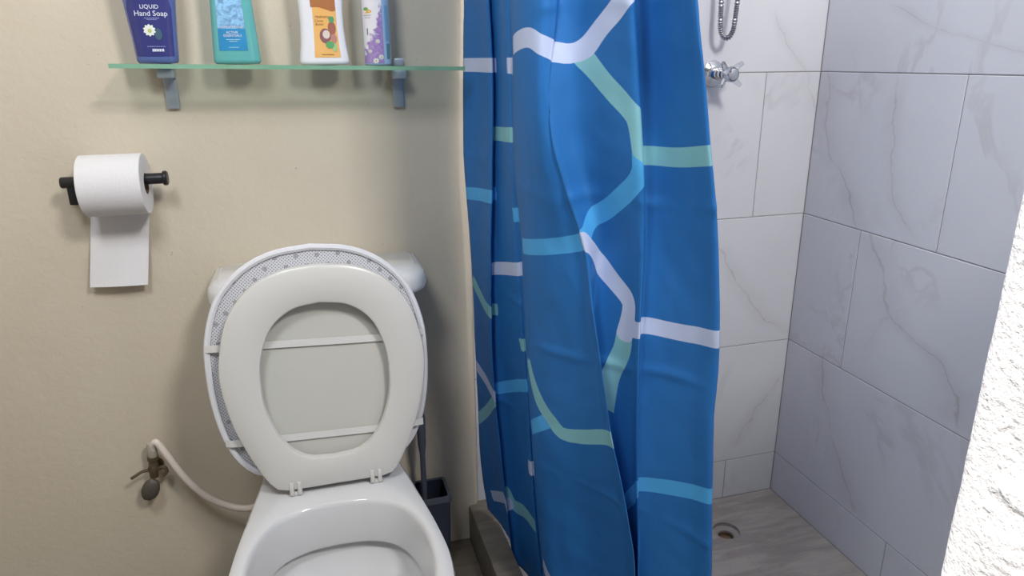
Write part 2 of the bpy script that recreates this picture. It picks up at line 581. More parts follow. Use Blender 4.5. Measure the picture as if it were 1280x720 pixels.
# entrance wall: sunlit rough white plaster end, close to the camera
bm = bmesh.new()
XE, YF = -0.611, -1.05
YN = -1.42
rr = 0.020
prof = []
for i in range(9):
    prof.append((0.0 + (XE + rr) * i / 8, YF, 0, 1))
for k in range(1, 9):
    a = math.pi / 2 * k / 8
    prof.append((XE + rr - rr * math.sin(a), YF - rr + rr * math.cos(a), -math.sin(a), math.cos(a)))
for i in range(1, 91):
    prof.append((XE, YF - rr + (YN - YF + rr) * i / 90, -1, 0))
zs = [0.05 * i for i in range(9)] + [0.45 + 0.004 * i for i in range(221)] + [1.334]
grid = []
for z in zs:
    row = []
    for x, y, nx_, ny_ in prof:
        q = Vector((x, y, z))
        d = 0.007 * noise.fractal(q * 7, 1.0, 2.0, 3) + 0.0030 * abs(noise.noise(q * 80)) + 0.0020 * noise.noise(q * 160)
        lump = noise.noise(q * 13 + Vector((3, 1, 7)))
        if lump > 0.2: d += min(0.005, (lump - 0.2) * 0.06)
        edge = max(0.0, min(1.0, (YF - 0.02 - y) / 0.03)) if nx_ == -1 else 0.0
        wt = 0.12 + 0.88 * edge
        row.append(bm.verts.new((x + nx_ * d * wt, y + ny_ * d * wt, z)))
    grid.append(row)
for a, b_ in zip(grid, grid[1:]):
    for i in range(len(a) - 1):
        bm.faces.new((a[i], a[i + 1], b_[i + 1], b_[i]))
top = grid[-1]
bx = [bm.verts.new((0.0, YN, z)) for z in (zs[0], zs[-1])]
bm.faces.new([bx[0]] + [g_[-1] for g_ in grid] + [bx[1]])
bm.faces.new([v for v in top] + [bx[1]])
tag(obj('wall_front', bm, MATS['white_plaster']), 'sunlit rough white plaster wall end at the right', kind='structure')
tag(obj('ground_outside', boxm(-6, 3, -7, -1.302, -0.12, -0.02), MATS['concrete']), 'plain concrete ground outside the bathroom', kind='structure')

# ------------------------------------------------------------------ shower curtain
CURT=[[(-0.914,-0.030),(-0.918,-0.032),(-0.921,-0.034),(-0.924,-0.037),(-0.926,-0.039),(-0.924,-0.042),(-0.920,-0.044),(-0.917,-0.047),(-0.915,-0.049),(-0.915,-0.052),(-0.914,-0.054),(-0.913,-0.057),(-0.912,-0.059),(-0.911,-0.060),(-0.905,-0.060),(-0.894,-0.060)],
[(-0.905,-0.100),(-0.905,-0.101),(-0.905,-0.103),(-0.907,-0.104),(-0.909,-0.106),(-0.909,-0.108),(-0.909,-0.109),(-0.909,-0.111),(-0.909,-0.113),(-0.909,-0.115),(-0.908,-0.116),(-0.905,-0.118),(-0.901,-0.120),(-0.896,-0.120),(-0.887,-0.120),(-0.877,-0.120)],
[(-0.906,-0.190),(-0.903,-0.190),(-0.901,-0.190),(-0.902,-0.190),(-0.904,-0.190),(-0.906,-0.190),(-0.909,-0.190),(-0.910,-0.190),(-0.910,-0.190),(-0.910,-0.190),(-0.907,-0.190),(-0.902,-0.190),(-0.895,-0.190),(-0.888,-0.190),(-0.878,-0.190),(-0.868,-0.190)],
[(-0.897,-0.175),(-0.894,-0.175),(-0.891,-0.174),(-0.892,-0.174),(-0.894,-0.173),(-0.896,-0.173),(-0.899,-0.173),(-0.901,-0.172),(-0.901,-0.172),(-0.901,-0.171),(-0.898,-0.171),(-0.893,-0.171),(-0.885,-0.170),(-0.878,-0.170),(-0.868,-0.170),(-0.858,-0.170)],
[(-0.894,-0.200),(-0.891,-0.199),(-0.888,-0.199),(-0.889,-0.198),(-0.889,-0.197),(-0.889,-0.196),(-0.889,-0.195),(-0.889,-0.194),(-0.887,-0.194),(-0.886,-0.193),(-0.880,-0.192),(-0.875,-0.191),(-0.869,-0.190),(-0.862,-0.190),(-0.852,-0.190),(-0.842,-0.190)],
[(-0.899,-0.270),(-0.898,-0.269),(-0.896,-0.267),(-0.895,-0.266),(-0.893,-0.264),(-0.889,-0.262),(-0.886,-0.261),(-0.883,-0.259),(-0.880,-0.257),(-0.875,-0.255),(-0.868,-0.254),(-0.863,-0.252),(-0.858,-0.250),(-0.851,-0.250),(-0.841,-0.250),(-0.831,-0.250)],
[(-0.900,-0.300),(-0.899,-0.299),(-0.897,-0.299),(-0.896,-0.298),(-0.894,-0.297),(-0.887,-0.296),(-0.883,-0.295),(-0.879,-0.294),(-0.875,-0.294),(-0.868,-0.293),(-0.862,-0.292),(-0.858,-0.291),(-0.853,-0.290),(-0.846,-0.290),(-0.835,-0.290),(-0.825,-0.290)],
[(-0.900,-0.330),(-0.899,-0.328),(-0.898,-0.326),(-0.896,-0.323),(-0.893,-0.321),(-0.885,-0.318),(-0.879,-0.316),(-0.875,-0.313),(-0.871,-0.311),(-0.866,-0.308),(-0.860,-0.306),(-0.854,-0.303),(-0.848,-0.301),(-0.840,-0.300),(-0.831,-0.300),(-0.820,-0.300)],
[(-0.938,-0.470),(-0.937,-0.467),(-0.935,-0.463),(-0.933,-0.459),(-0.928,-0.455),(-0.919,-0.451),(-0.914,-0.446),(-0.909,-0.442),(-0.905,-0.438),(-0.899,-0.434),(-0.893,-0.429),(-0.885,-0.425),(-0.877,-0.421),(-0.869,-0.420),(-0.858,-0.420),(-0.856,-0.420)],
[(-0.942,-0.535),(-0.942,-0.532),(-0.941,-0.527),(-0.938,-0.523),(-0.928,-0.518),(-0.915,-0.514),(-0.908,-0.509),(-0.901,-0.504),(-0.894,-0.500),(-0.886,-0.495),(-0.877,-0.490),(-0.866,-0.486),(-0.855,-0.481),(-0.845,-0.480),(-0.837,-0.480),(-0.835,-0.480)],
[(-0.928,-0.575),(-0.929,-0.573),(-0.933,-0.570),(-0.928,-0.567),(-0.912,-0.564),(-0.891,-0.561),(-0.882,-0.558),(-0.872,-0.555),(-0.861,-0.553),(-0.850,-0.550),(-0.837,-0.547),(-0.821,-0.544),(-0.808,-0.541),(-0.796,-0.540),(-0.791,-0.540),(-0.788,-0.540)],
[(-0.907,-0.575),(-0.910,-0.576),(-0.919,-0.578),(-0.914,-0.581),(-0.894,-0.583),(-0.868,-0.585),(-0.859,-0.587),(-0.847,-0.589),(-0.836,-0.591),(-0.823,-0.593),(-0.807,-0.595),(-0.790,-0.597),(-0.777,-0.599),(-0.768,-0.600),(-0.764,-0.600),(-0.760,-0.600)],
[(-0.896,-0.565),(-0.901,-0.569),(-0.913,-0.577),(-0.910,-0.584),(-0.888,-0.591),(-0.863,-0.598),(-0.855,-0.605),(-0.844,-0.612),(-0.833,-0.620),(-0.821,-0.627),(-0.804,-0.634),(-0.790,-0.641),(-0.778,-0.648),(-0.775,-0.650),(-0.770,-0.650),(-0.766,-0.650)],
[(-0.873,-0.585),(-0.874,-0.584),(-0.877,-0.584),(-0.870,-0.583),(-0.851,-0.582),(-0.830,-0.581),(-0.837,-0.580),(-0.839,-0.579),(-0.831,-0.579),(-0.817,-0.578),(-0.800,-0.577),(-0.780,-0.576),(-0.766,-0.575),(-0.753,-0.575),(-0.749,-0.575),(-0.745,-0.575)],
[(-0.856,-0.650),(-0.851,-0.647),(-0.845,-0.643),(-0.835,-0.639),(-0.821,-0.635),(-0.808,-0.631),(-0.803,-0.626),(-0.797,-0.622),(-0.790,-0.618),(-0.782,-0.614),(-0.773,-0.609),(-0.762,-0.605),(-0.753,-0.601),(-0.746,-0.600),(-0.741,-0.600),(-0.737,-0.600)],
[(-0.844,-0.675),(-0.837,-0.673),(-0.826,-0.669),(-0.815,-0.665),(-0.805,-0.661),(-0.799,-0.657),(-0.797,-0.654),(-0.794,-0.650),(-0.789,-0.646),(-0.784,-0.642),(-0.778,-0.639),(-0.771,-0.635),(-0.764,-0.631),(-0.759,-0.630),(-0.754,-0.630),(-0.750,-0.630)],
[(-0.825,-0.645),(-0.818,-0.644),(-0.809,-0.644),(-0.799,-0.643),(-0.791,-0.642),(-0.785,-0.641),(-0.785,-0.640),(-0.783,-0.639),(-0.780,-0.639),(-0.776,-0.638),(-0.772,-0.637),(-0.766,-0.636),(-0.760,-0.635),(-0.755,-0.635),(-0.750,-0.635),(-0.745,-0.635)],
[(-0.807,-0.655),(-0.800,-0.656),(-0.789,-0.656),(-0.779,-0.657),(-0.769,-0.658),(-0.763,-0.659),(-0.761,-0.660),(-0.758,-0.661),(-0.757,-0.661),(-0.753,-0.662),(-0.749,-0.663),(-0.744,-0.664),(-0.739,-0.665),(-0.734,-0.665),(-0.728,-0.665),(-0.723,-0.665)],
[(-0.795,-0.700),(-0.787,-0.701),(-0.773,-0.701),(-0.761,-0.702),(-0.748,-0.703),(-0.739,-0.704),(-0.734,-0.705),(-0.730,-0.706),(-0.729,-0.706),(-0.725,-0.707),(-0.720,-0.708),(-0.714,-0.709),(-0.709,-0.710),(-0.703,-0.710),(-0.696,-0.710),(-0.689,-0.710)],
[(-0.793,-0.735),(-0.784,-0.736),(-0.767,-0.736),(-0.754,-0.737),(-0.739,-0.738),(-0.729,-0.739),(-0.721,-0.740),(-0.716,-0.741),(-0.717,-0.741),(-0.712,-0.742),(-0.706,-0.743),(-0.700,-0.744),(-0.694,-0.745),(-0.687,-0.745),(-0.679,-0.745),(-0.671,-0.745)],
[(-0.783,-0.725),(-0.774,-0.726),(-0.758,-0.726),(-0.744,-0.727),(-0.729,-0.728),(-0.718,-0.729),(-0.710,-0.730),(-0.705,-0.731),(-0.705,-0.731),(-0.700,-0.732),(-0.695,-0.733),(-0.689,-0.734),(-0.683,-0.735),(-0.676,-0.735),(-0.668,-0.735),(-0.660,-0.735)],
[(-0.766,-0.690),(-0.757,-0.691),(-0.740,-0.691),(-0.727,-0.692),(-0.712,-0.693),(-0.701,-0.694),(-0.692,-0.695),(-0.686,-0.696),(-0.686,-0.696),(-0.683,-0.697),(-0.678,-0.698),(-0.672,-0.699),(-0.666,-0.700),(-0.659,-0.700),(-0.651,-0.700),(-0.643,-0.700)]]
CURT_Z=[1.33, 1.25, 1.17, 1.09, 1.01, 0.93, 0.85, 0.77, 0.69, 0.61, 0.53, 0.45, 0.37, 0.29, 0.2, 0.11]
BANDS=[('w', [(0.0, 1.19), (3.2, 1.19)]), ('b', [(0.0, 0.92), (3.2, 0.94)]), ('m', [(0.1, 0.72), (1.1, 0.69), (3.2, 0.69)]), ('w', [(0.0, 0.51), (2.5, 0.49)]), ('m', [(0.0, 0.37), (2.5, 0.49)]), ('w', [(0.7, 0.178), (3.3, 0.246)]), ('m', [(3.0, 1.06), (6.6, 1.07)]), ('w', [(6.0, 1.19), (7.6, 1.19)]), ('b', [(6.0, 0.92), (7.3, 0.93)]), ('w', [(3.0, 0.78), (7.1, 0.82)]), ('m', [(6.0, 0.65), (7.2, 0.66)]), ('b', [(3.1, 0.5), (6.2, 0.56)]), ('m', [(3.0, 0.268), (3.9, 0.246), (4.7, 0.257), (5.7, 0.257)]), ('w', [(6.0, 0.37), (7.1, 0.37)]), ('w', [(8.0, 1.22), (9.3, 1.23), (10.1, 1.22), (11.8, 1.21), (13.0, 1.21), (13.6, 1.24), (14.7, 1.28)]), ('m', [(13.0, 1.21), (13.7, 1.17), (14.6, 1.13), (14.9, 1.11), (15.1, 1.08)]), ('m', [(15.7, 1.07), (17.5, 1.07), (19.6, 1.08)]), ('b', [(15.1, 1.08), (14.7, 1.04), (13.5, 0.99), (12.5, 0.96), (11.9, 0.94)]), ('b', [(8.0, 0.9), (11.9, 0.94)]), ('w', [(11.9, 0.94), (13.4, 0.88), (14.0, 0.85), (14.1, 0.83), (13.9, 0.79)]), ('w', [(14.0, 0.8), (15.8, 0.81), (17.4, 0.81), (19.9, 0.82)]), ('m', [(13.9, 0.79), (13.8, 0.76), (13.5, 0.71), (13.3, 0.65)]), ('m', [(8.1, 0.68), (8.6, 0.62), (9.1, 0.59), (9.6, 0.57), (12.0, 0.61)]), ('b', [(9.1, 0.59), (8.0, 0.54)]), ('b', [(13.3, 0.44), (15.2, 0.52)]), ('b', [(15.2, 0.52), (17.5, 0.54), (19.9, 0.56)]), ('w', [(8.0, 0.257), (8.7, 0.234), (9.5, 0.234)])]



def cr1(vals, n):
    return catmull(vals, n)


NU, NZ = 8, 14
cols3 = []
for c in CURT:
    pts = [(c[0][0], c[0][1], 1.74), (c[0][0], c[0][1], 1.53)] + [(x, y, z) for (x, y), z in zip(c, CURT_Z)]
    cols3.append(catmull(pts, NZ))
rows3 = list(zip(*cols3))
dense = [catmull(r_, NU) for r_ in rows3]          # [z][u]
# arc length of every column, averaged over the height
nu = len(dense[0])
acc = [0.0]
for i in range(1, nu):
    acc.append(acc[-1] + sum((dense[k][i] - dense[k][i - 1]).length for k in range(30, len(dense), 10)) / len(range(30, len(dense), 10)))


def s_of(u):
    f_ = max(0, min(nu - 1.001, u * NU))
    i = int(f_)
    return acc[i] + (acc[i + 1] - acc[i]) * (f_ - i)


segs = {'w': [], 'm': [], 'b': []}
wtop = max((pts for c_, pts in BANDS if c_ == 'w'), key=lambda p_: p_[-1][1])[-1]
BANDS += [('w', [wtop, (15.2, 1.42)]), ('b', [(15.2, 1.42), (21, 1.43)]), ('m', [(15.2, 1.42), (12, 1.54)]), ('m', [(12, 1.54), (8, 1.55)]),
          ('w', [(12, 1.54), (13, 1.66), (15, 1.74)]), ('b', [(0, 1.44), (3, 1.44)]), ('w', [(3, 1.58), (7.6, 1.58)])]
polys = [(colr, [(v.x, v.y) for v in catmull([(s_of(u), z, 0) for u, z in pts], 4)]) for colr, pts in BANDS]


def seg_dist(px_, pz, A, B):
    dx, dz = B[0] - A[0], B[1] - A[1]
    L = dx * dx + dz * dz
    t_ = 0 if L == 0 else ((px_ - A[0]) * dx + (pz - A[1]) * dz) / L
    tc_ = max(0, min(1, t_))
    return math.hypot(px_ - A[0] - dx * tc_, pz - A[1] - dz * tc_), t_


for n_, (colr, q) in enumerate(polys):
    m_ = len(q) - 1
    fl_ = []
    for ei, ej in ((0, 1), (m_, m_ - 1)):
        near = min(seg_dist(q[ei][0], q[ei][1], a_, b_)[0] for k_, (c_, r_) in enumerate(polys) if k_ != n_ for a_, b_ in zip(r_, r_[1:]))
        free = near > 0.03
        fl_.append(free)
        if free:       # run on past the fold, square end
            dv_ = Vector(q[ei]) - Vector(q[ej])
            q[ei] = tuple(Vector(q[ei]) + dv_.normalized() * 0.010)
    for i_ in range(m_):
        segs[colr].append((q[i_], q[i_ + 1], fl_[0] and i_ == 0, fl_[1] and i_ == m_ - 1))


def dist(px_, pz, sg):
    best = 1.0
    for A, B, f0, f1 in sg:
        d_, t_ = seg_dist(px_, pz, A, B)
        if (f0 and t_ < 0) or (f1 and t_ > 1): continue
        if d_ < best: best = d_
    return best


verts, faces, dw, dm, db = [], [], [], [], []
nzr = len(dense)
HEM = lambda i: 0.110 - 0.008 * min(1, i / 12.0) - 0.085 * max(0.0, min(1.0, (i - 14) / 6.0))
for k, r_ in enumerate(dense):
    for i, v in enumerate(r_):
        z = v.z
        zz = z if z > 0.4 else 0.4 - (0.4 - z) * (0.4 - HEM(i)) / (0.4 - 0.11)
        cz = 0.0
        for z_c, amp, ph in ((1.005, 0.0032, 0.0), (0.735, 0.0036, 2.1), (0.47, 0.003, 4.0), (1.27, 0.002, 1.0)):
            e_ = (zz - z_c - 0.004 * math.sin(i * 0.13 + ph)) / 0.007
            if abs(e_) < 4: cz += amp * math.exp(-e_ * e_) * (0.55 + 0.45 * math.sin(i * 0.21 + ph * 2))
        wr = 0.0022 * noise.noise(Vector((acc[i] * 14, zz * 9, 3.3))) + 0.0012 * noise.noise(Vector((acc[i] * 40, zz * 26, 8.1)))
        verts.append((v.x - 0.4 * (cz + wr), v.y - cz - wr, zz))
        for lst, key in ((dw, 'w'), (dm, 'm'), (db, 'b')):
            lst.append(dist(acc[i], z, segs[key]) - 0.0135)
for k in range(nzr - 1):
    for i in range(nu - 1):
        a = k * nu + i
        faces.append((a, a + 1, a + nu + 1, a + nu))
me = bpy.data.meshes.new('shower_curtain')
me.from_pydata(verts, [], faces)
for nm, lst in (('d_white', dw), ('d_mint', dm), ('d_blue', db)):
    at_ = me.attributes.new(nm, 'FLOAT', 'POINT')
    at_.data.foreach_set('value', lst)
me.materials.append(MATS['curtain_print'])
curtain = empty('shower_curtain', (-0.87, -0.40, 0.105), 'blue shower curtain with white, mint and pale blue branching bands', 'curtain')
fab = obj('fabric', me, None, curtain)
md = fab.modifiers.new('thick', 'SOLIDIFY')
md.thickness = 0.0008
# stitched side hem
bm = bmesh.new()
hem = [Vector(verts[k * nu + (len(CURT) - 3) * NU + 4]) + Vector((-0.0006, -0.0012, 0)) for k in range(0, nzr, 2)]
tube(bm, hem, 0.0007, 5)
obj('side_hem_stitching', bm, plain('hem_thread', srgb(60, 104, 176), 0.7), curtain)
# rings and rod above the frame
rod = empty('curtain_rail', (-0.885, -0.015, 1.76), 'round metal curtain rail holding the blue shower curtain', 'curtain rail')
bm = bmesh.new()
tube(bm, [(-0.885, -0.015, 1.76), (-0.885, -1.05, 1.76)], 0.0125, 16)
obj('rail', bm, MATS['chrome'], rod)
bm = bmesh.new()
lathe(bm, [(0.03, 0), (0.03, 0.006), (0.016, 0.012)], (-0.885, -0.015, 1.76), (0, -1, 0))
obj('wall_flange', bm, MATS['chrome'], rod)

# ------------------------------------------------------------------ toilet
TX = -1.264
toilet = empty('toilet', (TX, -0.40, 0.0), 'white porcelain toilet with raised seat against the cream wall', 'toilet')


def polygon_polar(pts, c, n):
    """resample an outline at equal angles about c"""
    res = []
    for k in range(n):
        a = 2 * math.pi * k / n
        d = Vector((math.cos(a), math.sin(a)))
        best = 0
        for i in range(len(pts)):
            p0, p1 = Vector(pts[i]) - c, Vector(pts[(i + 1) % len(pts)]) - c
            e = p1 - p0
            den = d.x * e.y - d.y * e.x
            if abs(den) < 1e-12: continue
            tt = (p0.x * e.y - p0.y * e.x) / den
            ss = (p0.x * d.y - p0.y * d.x) / den
            if -1e-9 <= ss <= 1 + 1e-9 and tt > best: best = tt
        res.append(c + d * best)
    return res


def sym(half):
    """half: list of (halfwidth, y) from rear to front, smoothed and mirrored"""
    h = catmull([(w, y, 0) for w, y in half], 8)
    a = [(v.x, v.y) for v in h]
    return a + [(-x, y) for x, y in a[::-1] if x > 1e-4]


NB = 72
cb = Vector((0, -0.53))
outer = polygon_polar(sym([(0.118, -0.03), (0.124, -0.12), (0.136, -0.22), (0.148, -0.29), (0.163, -0.38), (0.177, -0.47), (0.184, -0.56), (0.172, -0.65), (0.135, -0.715), (0.07, -0.748), (0.0, -0.757)]), cb, NB)
inner = polygon_polar(sym([(0.0, -0.356), (0.06, -0.363), (0.114, -0.394), (0.145, -0.46), (0.153, -0.54), (0.141, -0.625), (0.105, -0.683), (0.05, -0.71), (0.0, -0.716)]), cb, NB)
foot = polygon_polar(sym([(0.09, -0.06), (0.10, -0.12), (0.105, -0.25), (0.11, -0.40), (0.11, -0.50), (0.085, -0.58), (0.04, -0.615), (0.0, -0.62)]), Vector((0, -0.35)), NB)


def ringz(pts, z, s=1.0, c=cb, inset=0.0):
    o = []
    for p_ in pts:
        d = p_ - c
        L = d.length
        q = c + d * s * max(0.0, (L - inset)) / L
        o.append((TX + q.x, q.y, z))
    return o


def blend(a, b, t_): return [p_ * (1 - t_) + q * t_ for p_, q in zip(a, b)]


bm = bmesh.new()
rings = [ringz(foot, 0.0), ringz(foot, 0.03), ringz(blend(foot, outer, 0.05), 0.10, 0.97), ringz(blend(foot, outer, 0.25), 0.20), ringz(blend(foot, outer, 0.62), 0.29),
         ringz(outer, 0.345, 1, cb, 0.012), ringz(outer, 0.375, 1, cb, 0.001), ringz(outer, 0.388), ringz(outer, 0.396, 1, cb, 0.003), ringz(outer, 0.400, 1, cb, 0.010),
         ringz(blend(inner, outer, 0.45), 0.4005), ringz(inner, 0.400, 1, cb, -0.007), ringz(inner, 0.397, 1, cb, -0.002), ringz(inner, 0.390, 1, cb, 0.001),
         ringz(inner, 0.360, 1, cb, 0.004), ringz(inner, 0.318, 1, cb, 0.010), ringz(inner, 0.312, 1, cb, 0.009), ringz(inner, 0.311, 1, cb, 0.003), ringz(inner, 0.315, 1, cb, -0.008),
         ringz(inner, 0.29, 1, cb, -0.006), ringz(inner, 0.26, 0.90), ringz(inner, 0.21, 0.66), ringz(inner, 0.17, 0.46), ringz(inner, 0.12, 0.34), ringz(inner, 0.08, 0.25)]
loft(bm, rings)
obj('bowl', bm, MATS['porcelain'], toilet)
bm = bmesh.new()
wr = ringz(inner, 0.155, 0.405)
loft(bm, [[(x, y, 0.10) for x, y, z in ringz(inner, 0, 0.30)], wr])
obj('water', bm, MATS['water'], toilet)


def rrect(x0, x1, y0, y1, r_back, r_front, z, inset=0.0, n=8):
    """plan outline, y1 = wall side"""
    x0, x1, y0, y1 = x0 + inset, x1 - inset, y0 + inset, y1 - inset
    pts = []
    for cx, cy, a0, r_ in ((x1 - r_front, y0 + r_front, -90, r_front), (x1 - r_back, y1 - r_back, 0, r_back), (x0 + r_back, y1 - r_back, 90, r_back), (x0 + r_front, y0 + r_front, 180, r_front)):
        for k in range(n + 1):
            a = math.radians(a0 + 90 * k / n)
            pts.append((cx + r_ * math.cos(a), cy + r_ * math.sin(a), z))
    return pts


TC = -1.254
bm = bmesh.new()
loft(bm, [rrect(TC - 0.165, TC + 0.165, -0.185, -0.032, 0.02, 0.045, 0.40), rrect(TC - 0.172, TC + 0.172, -0.188, -0.030, 0.02, 0.05, 0.42), rrect(TC - 0.190, TC + 0.190, -0.196, -0.026, 0.02, 0.05, 0.753)])
obj('tank', bm, MATS['porcelain'], toilet)
bm = bmesh.new()
L = (TC - 0.210, TC + 0.214, -0.212, -0.020, 0.02, 0.06)
loft(bm, [rrect(*L, 0.752, 0.004), rrect(*L, 0.756, 0.001), rrect(*L, 0.764), rrect(*L, 0.780, 0.001), rrect(*L, 0.789, 0.004), rrect(*L, 0.795, 0.011), rrect(*L, 0.798, 0.019), rrect(*L, 0.799, 0.02)])
obj('tank_lid', bm, MATS['porcelain'], toilet)

# raised seat, lid and cover share one leaning plane: u across, v up, w towards the camera
LEAN = 0.105
HB = Vector((-1.258, -0.297, 0.412))
ev = Vector((0, math.sin(LEAN), math.cos(LEAN)))
ew = Vector((0, -math.cos(LEAN), math.sin(LEAN)))
eu = Vector((1, 0, 0))


def P3(u, v, w): return HB + eu * u + ev * v + ew * w


def outline(half, n, c):
    return polygon_polar(sym(half), Vector(c), n)


NS = 80
SC = (0, 0.22)
seat_o = outline([(0.0, 0.0), (0.07, 0.0), (0.105, 0.003), (0.124, 0.022), (0.150, 0.075), (0.175, 0.145), (0.188, 0.225), (0.183, 0.285), (0.163, 0.350), (0.120, 0.402), (0.065, 0.428), (0.0, 0.436)], NS, SC)
seat_i = outline([(0.0, 0.058), (0.05, 0.065), (0.088, 0.100), (0.112, 0.16), (0.1175, 0.215), (0.112, 0.27), (0.090, 0.323), (0.05, 0.355), (0.0, 0.364)], NS, SC)


def ins(pts, d, c=Vector(SC)):
    return [c + (p_ - c) * ((p_ - c).length - d) / (p_ - c).length for p_ in pts]


def ring3(pts, w): return [P3(p_.x, p_.y, w) for p_ in pts]


bm = bmesh.new()
so, si = seat_o, seat_i
loft(bm, [ring3(ins(so, 0.004), 0.0), ring3(so, 0.004), ring3(so, 0.012), ring3(ins(so, 0.0015), 0.0165), ring3(ins(so, 0.006), 0.019),
          ring3(blend(ins(so, 0.006), ins(si, -0.006), 0.5), 0.021),
          ring3(ins(si, -0.006), 0.020), ring3(ins(si, -0.0015), 0.018), ring3(si, 0.014), ring3(si, 0.003), ring3(ins(si, -0.003), 0.0)], closed=True)
obj('seat', bm, MATS['seat_plastic'], toilet)
bm = bmesh.new()
lo = ins(so, 0.003)
loft(bm, [ring3(ins(lo, 0.004), -0.020), ring3(lo, -0.018), ring3(lo, -0.012), ring3(ins(lo, 0.002), -0.0095), ring3(ins(lo, 0.008), -0.009)])
obj('lid', bm, MATS['lid_plastic'], toilet)
# hinges
for sx in (-1, 1):
    hx = HB.x + sx * 0.0765
    hg = obj('hinge', boxm(hx - 0.012, hx + 0.012, -0.314, -0.282, 0.3995, 0.409, bevel=0.003), MATS['seat_plastic'], toilet)
    obj('hinge_lug', boxm(hx - 0.0115, hx - 0.003, -0.318, -0.290, 0.404, 0.432, bevel=0.0025), MATS['seat_plastic'], hg)
    obj('hinge_lug', boxm(hx + 0.003, hx + 0.0115, -0.318, -0.290, 0.404, 0.432, bevel=0.0025), MATS['seat_plastic'], hg)
    bm = bmesh.new()
    tube(bm, [(hx - 0.013, -0.304, 0.420), (hx + 0.013, -0.304, 0.420)], 0.004, 10)
    obj('hinge_pin', bm, MATS['lid_plastic'], hg)
bm = bmesh.new()
tube(bm, [(HB.x - 0.058, -0.304, 0.417), (HB.x + 0.058, -0.304, 0.417)], 0.0065, 12)
obj('hinge_bar', bm, MATS['seat_plastic'], toilet)

# fabric cover over the back of the lid
cover = empty('toilet_lid_cover', tuple(P3(0, 0.03, -0.03)), 'white-edged grey dotted fabric cover strapped to the raised lid', 'lid cover')
cov = outline([(0.0, 0.018), (0.105, 0.019), (0.152, 0.038), (0.184, 0.090), (0.201, 0.165), (0.205, 0.245), (0.199, 0.31), (0.174, 0.380), (0.128, 0.430), (0.070, 0.458), (0.0, 0.467)], NS, SC)
OFF = Vector((-0.008, 0.001))
cov = [p_ + OFF for p_ in cov]
bm = bmesh.new()
loft(bm, [ring3(ins(cov, 0.004), -0.0235), ring3(ins(cov, 0.002), -0.0215), ring3(ins(cov, 0.004), -0.0205)])
obj('net_backing', bm, MATS['nonslip_net'], cover)
bm = bmesh.new()
loft(bm, [ring3(ins(cov, 0.02), -0.030), ring3(ins(cov, 0.006), -0.0295), ring3(ins(cov, 0.002), -0.026), ring3(ins(cov, 0.004), -0.0236)])
obj('plush_face', bm, MATS['plush'], cover)
bm = bmesh.new()
loft(bm, [ring3(ins(cov, -0.001), -0.024), ring3(ins(cov, -0.002), -0.020), ring3(ins(cov, 0.0), -0.0165), ring3(ins(cov, 0.005), -0.015), ring3(ins(cov, 0.0098), -0.0175), ring3(ins(cov, 0.0102), -0.0203), ring3(ins(cov, 0.006), -0.0206)], closed=True)
obj('edge_binding', bm, MATS['binding_fabric'], cover)


STRAP = plain('strap_elastic', srgb(220, 217, 214), 0.85, var=0.03, scale=300, bump=0.3, bscale=600)


def half_at(v):
    best = [p_ for p_ in cov if abs(p_.y - v) < 0.012]
    return min(p_.x for p_ in best), max(p_.x for p_ in best)


for v0, dv in ((0.285, -0.005), (0.098, -0.004)):
    a, b = half_at(v0)
    bm = bmesh.new()
    hl = 0.185
    st = [(a + 0.002, v0 - dv, -0.0145), (-hl + 0.012, v0 - dv, -0.0065), (-0.10, v0 - dv * .6, -0.0055), (0.10, v0 + dv * 1.2, -0.0055), (hl - 0.012, v0 + dv, -0.0065), (b - 0.002, v0 + dv, -0.0145)]
    sec = []
    for u, v, w in catmull(st, 6):
        sec.append([P3(u, v - 0.0068, w), P3(u, v + 0.0068, w), P3(u, v + 0.0068, w + 0.001), P3(u, v - 0.0068, w + 0.001)])
    loft(bm, sec)
    obj('strap', bm, STRAP, cover, smooth=False)

# ------------------------------------------------------------------ water valve and hose
VX, VZ = -1.640, 0.350
valve = empty('stop_valve', (VX, -0.015, VZ), 'small old brass water stop valve on the wall beside the toilet', 'valve')
bm = bmesh.new()
lathe(bm, [(0.016, 0), (0.015, 0.004), (0.008, 0.006), (0.008, 0.03)], (VX, -0.0155, VZ), (0, -1, 0), 20)
obj('wall_stub', bm, MATS['old_brass'], valve)
bm = bmesh.new()
lathe(bm, [(0.004, -0.022), (0.0085, -0.02), (0.0095, -0.008), (0.012, 0.0), (0.0095, 0.008), (0.0085, 0.02), (0.011, 0.022), (0.011, 0.034), (0.007, 0.036)], (VX, -0.044, VZ + 0.004), (0.08, 0, 1), 16)
obj('body', bm, MATS['old_brass'], valve)
bm = bmesh.new()
tube(bm, catmull([(VX - 0.008, -0.046, VZ + 0.004), (VX - 0.022, -0.05, VZ + 0.004), (VX - 0.036, -0.054, VZ - 0.002), (VX - 0.044, -0.055, VZ - 0.006)], 5), 0.0035, 8)
obj('lever', bm, MATS['old_brass'], valve)
bm = bmesh.new()
tube(bm, catmull([(VX + 0.008, -0.046, VZ + 0.004), (VX + 0.022, -0.050, VZ + 0.008), (VX + 0.026, -0.050, VZ - 0.004), (VX + 0.018, -0.05, VZ - 0.012)], 5), 0.0042, 8)
obj('outlet_nut', bm, MATS['old_brass'], valve)
bm = bmesh.new()
hb = Vector((VX - 0.012, -0.050, VZ - 0.043))
rings = []
for k in range(9):
    tt = -1 + 2 * k / 8
    rr_ = math.sqrt(max(0.0, 1 - tt * tt)) * 0.0185 + 0.0005
    rings.append([(hb.x + rr_ * math.cos(2 * math.pi * i / 18) + tt * 0.006, hb.y + 0.55 * rr_ * math.sin(2 * math.pi * i / 18), hb.z + tt * 0.027) for i in range(18)])
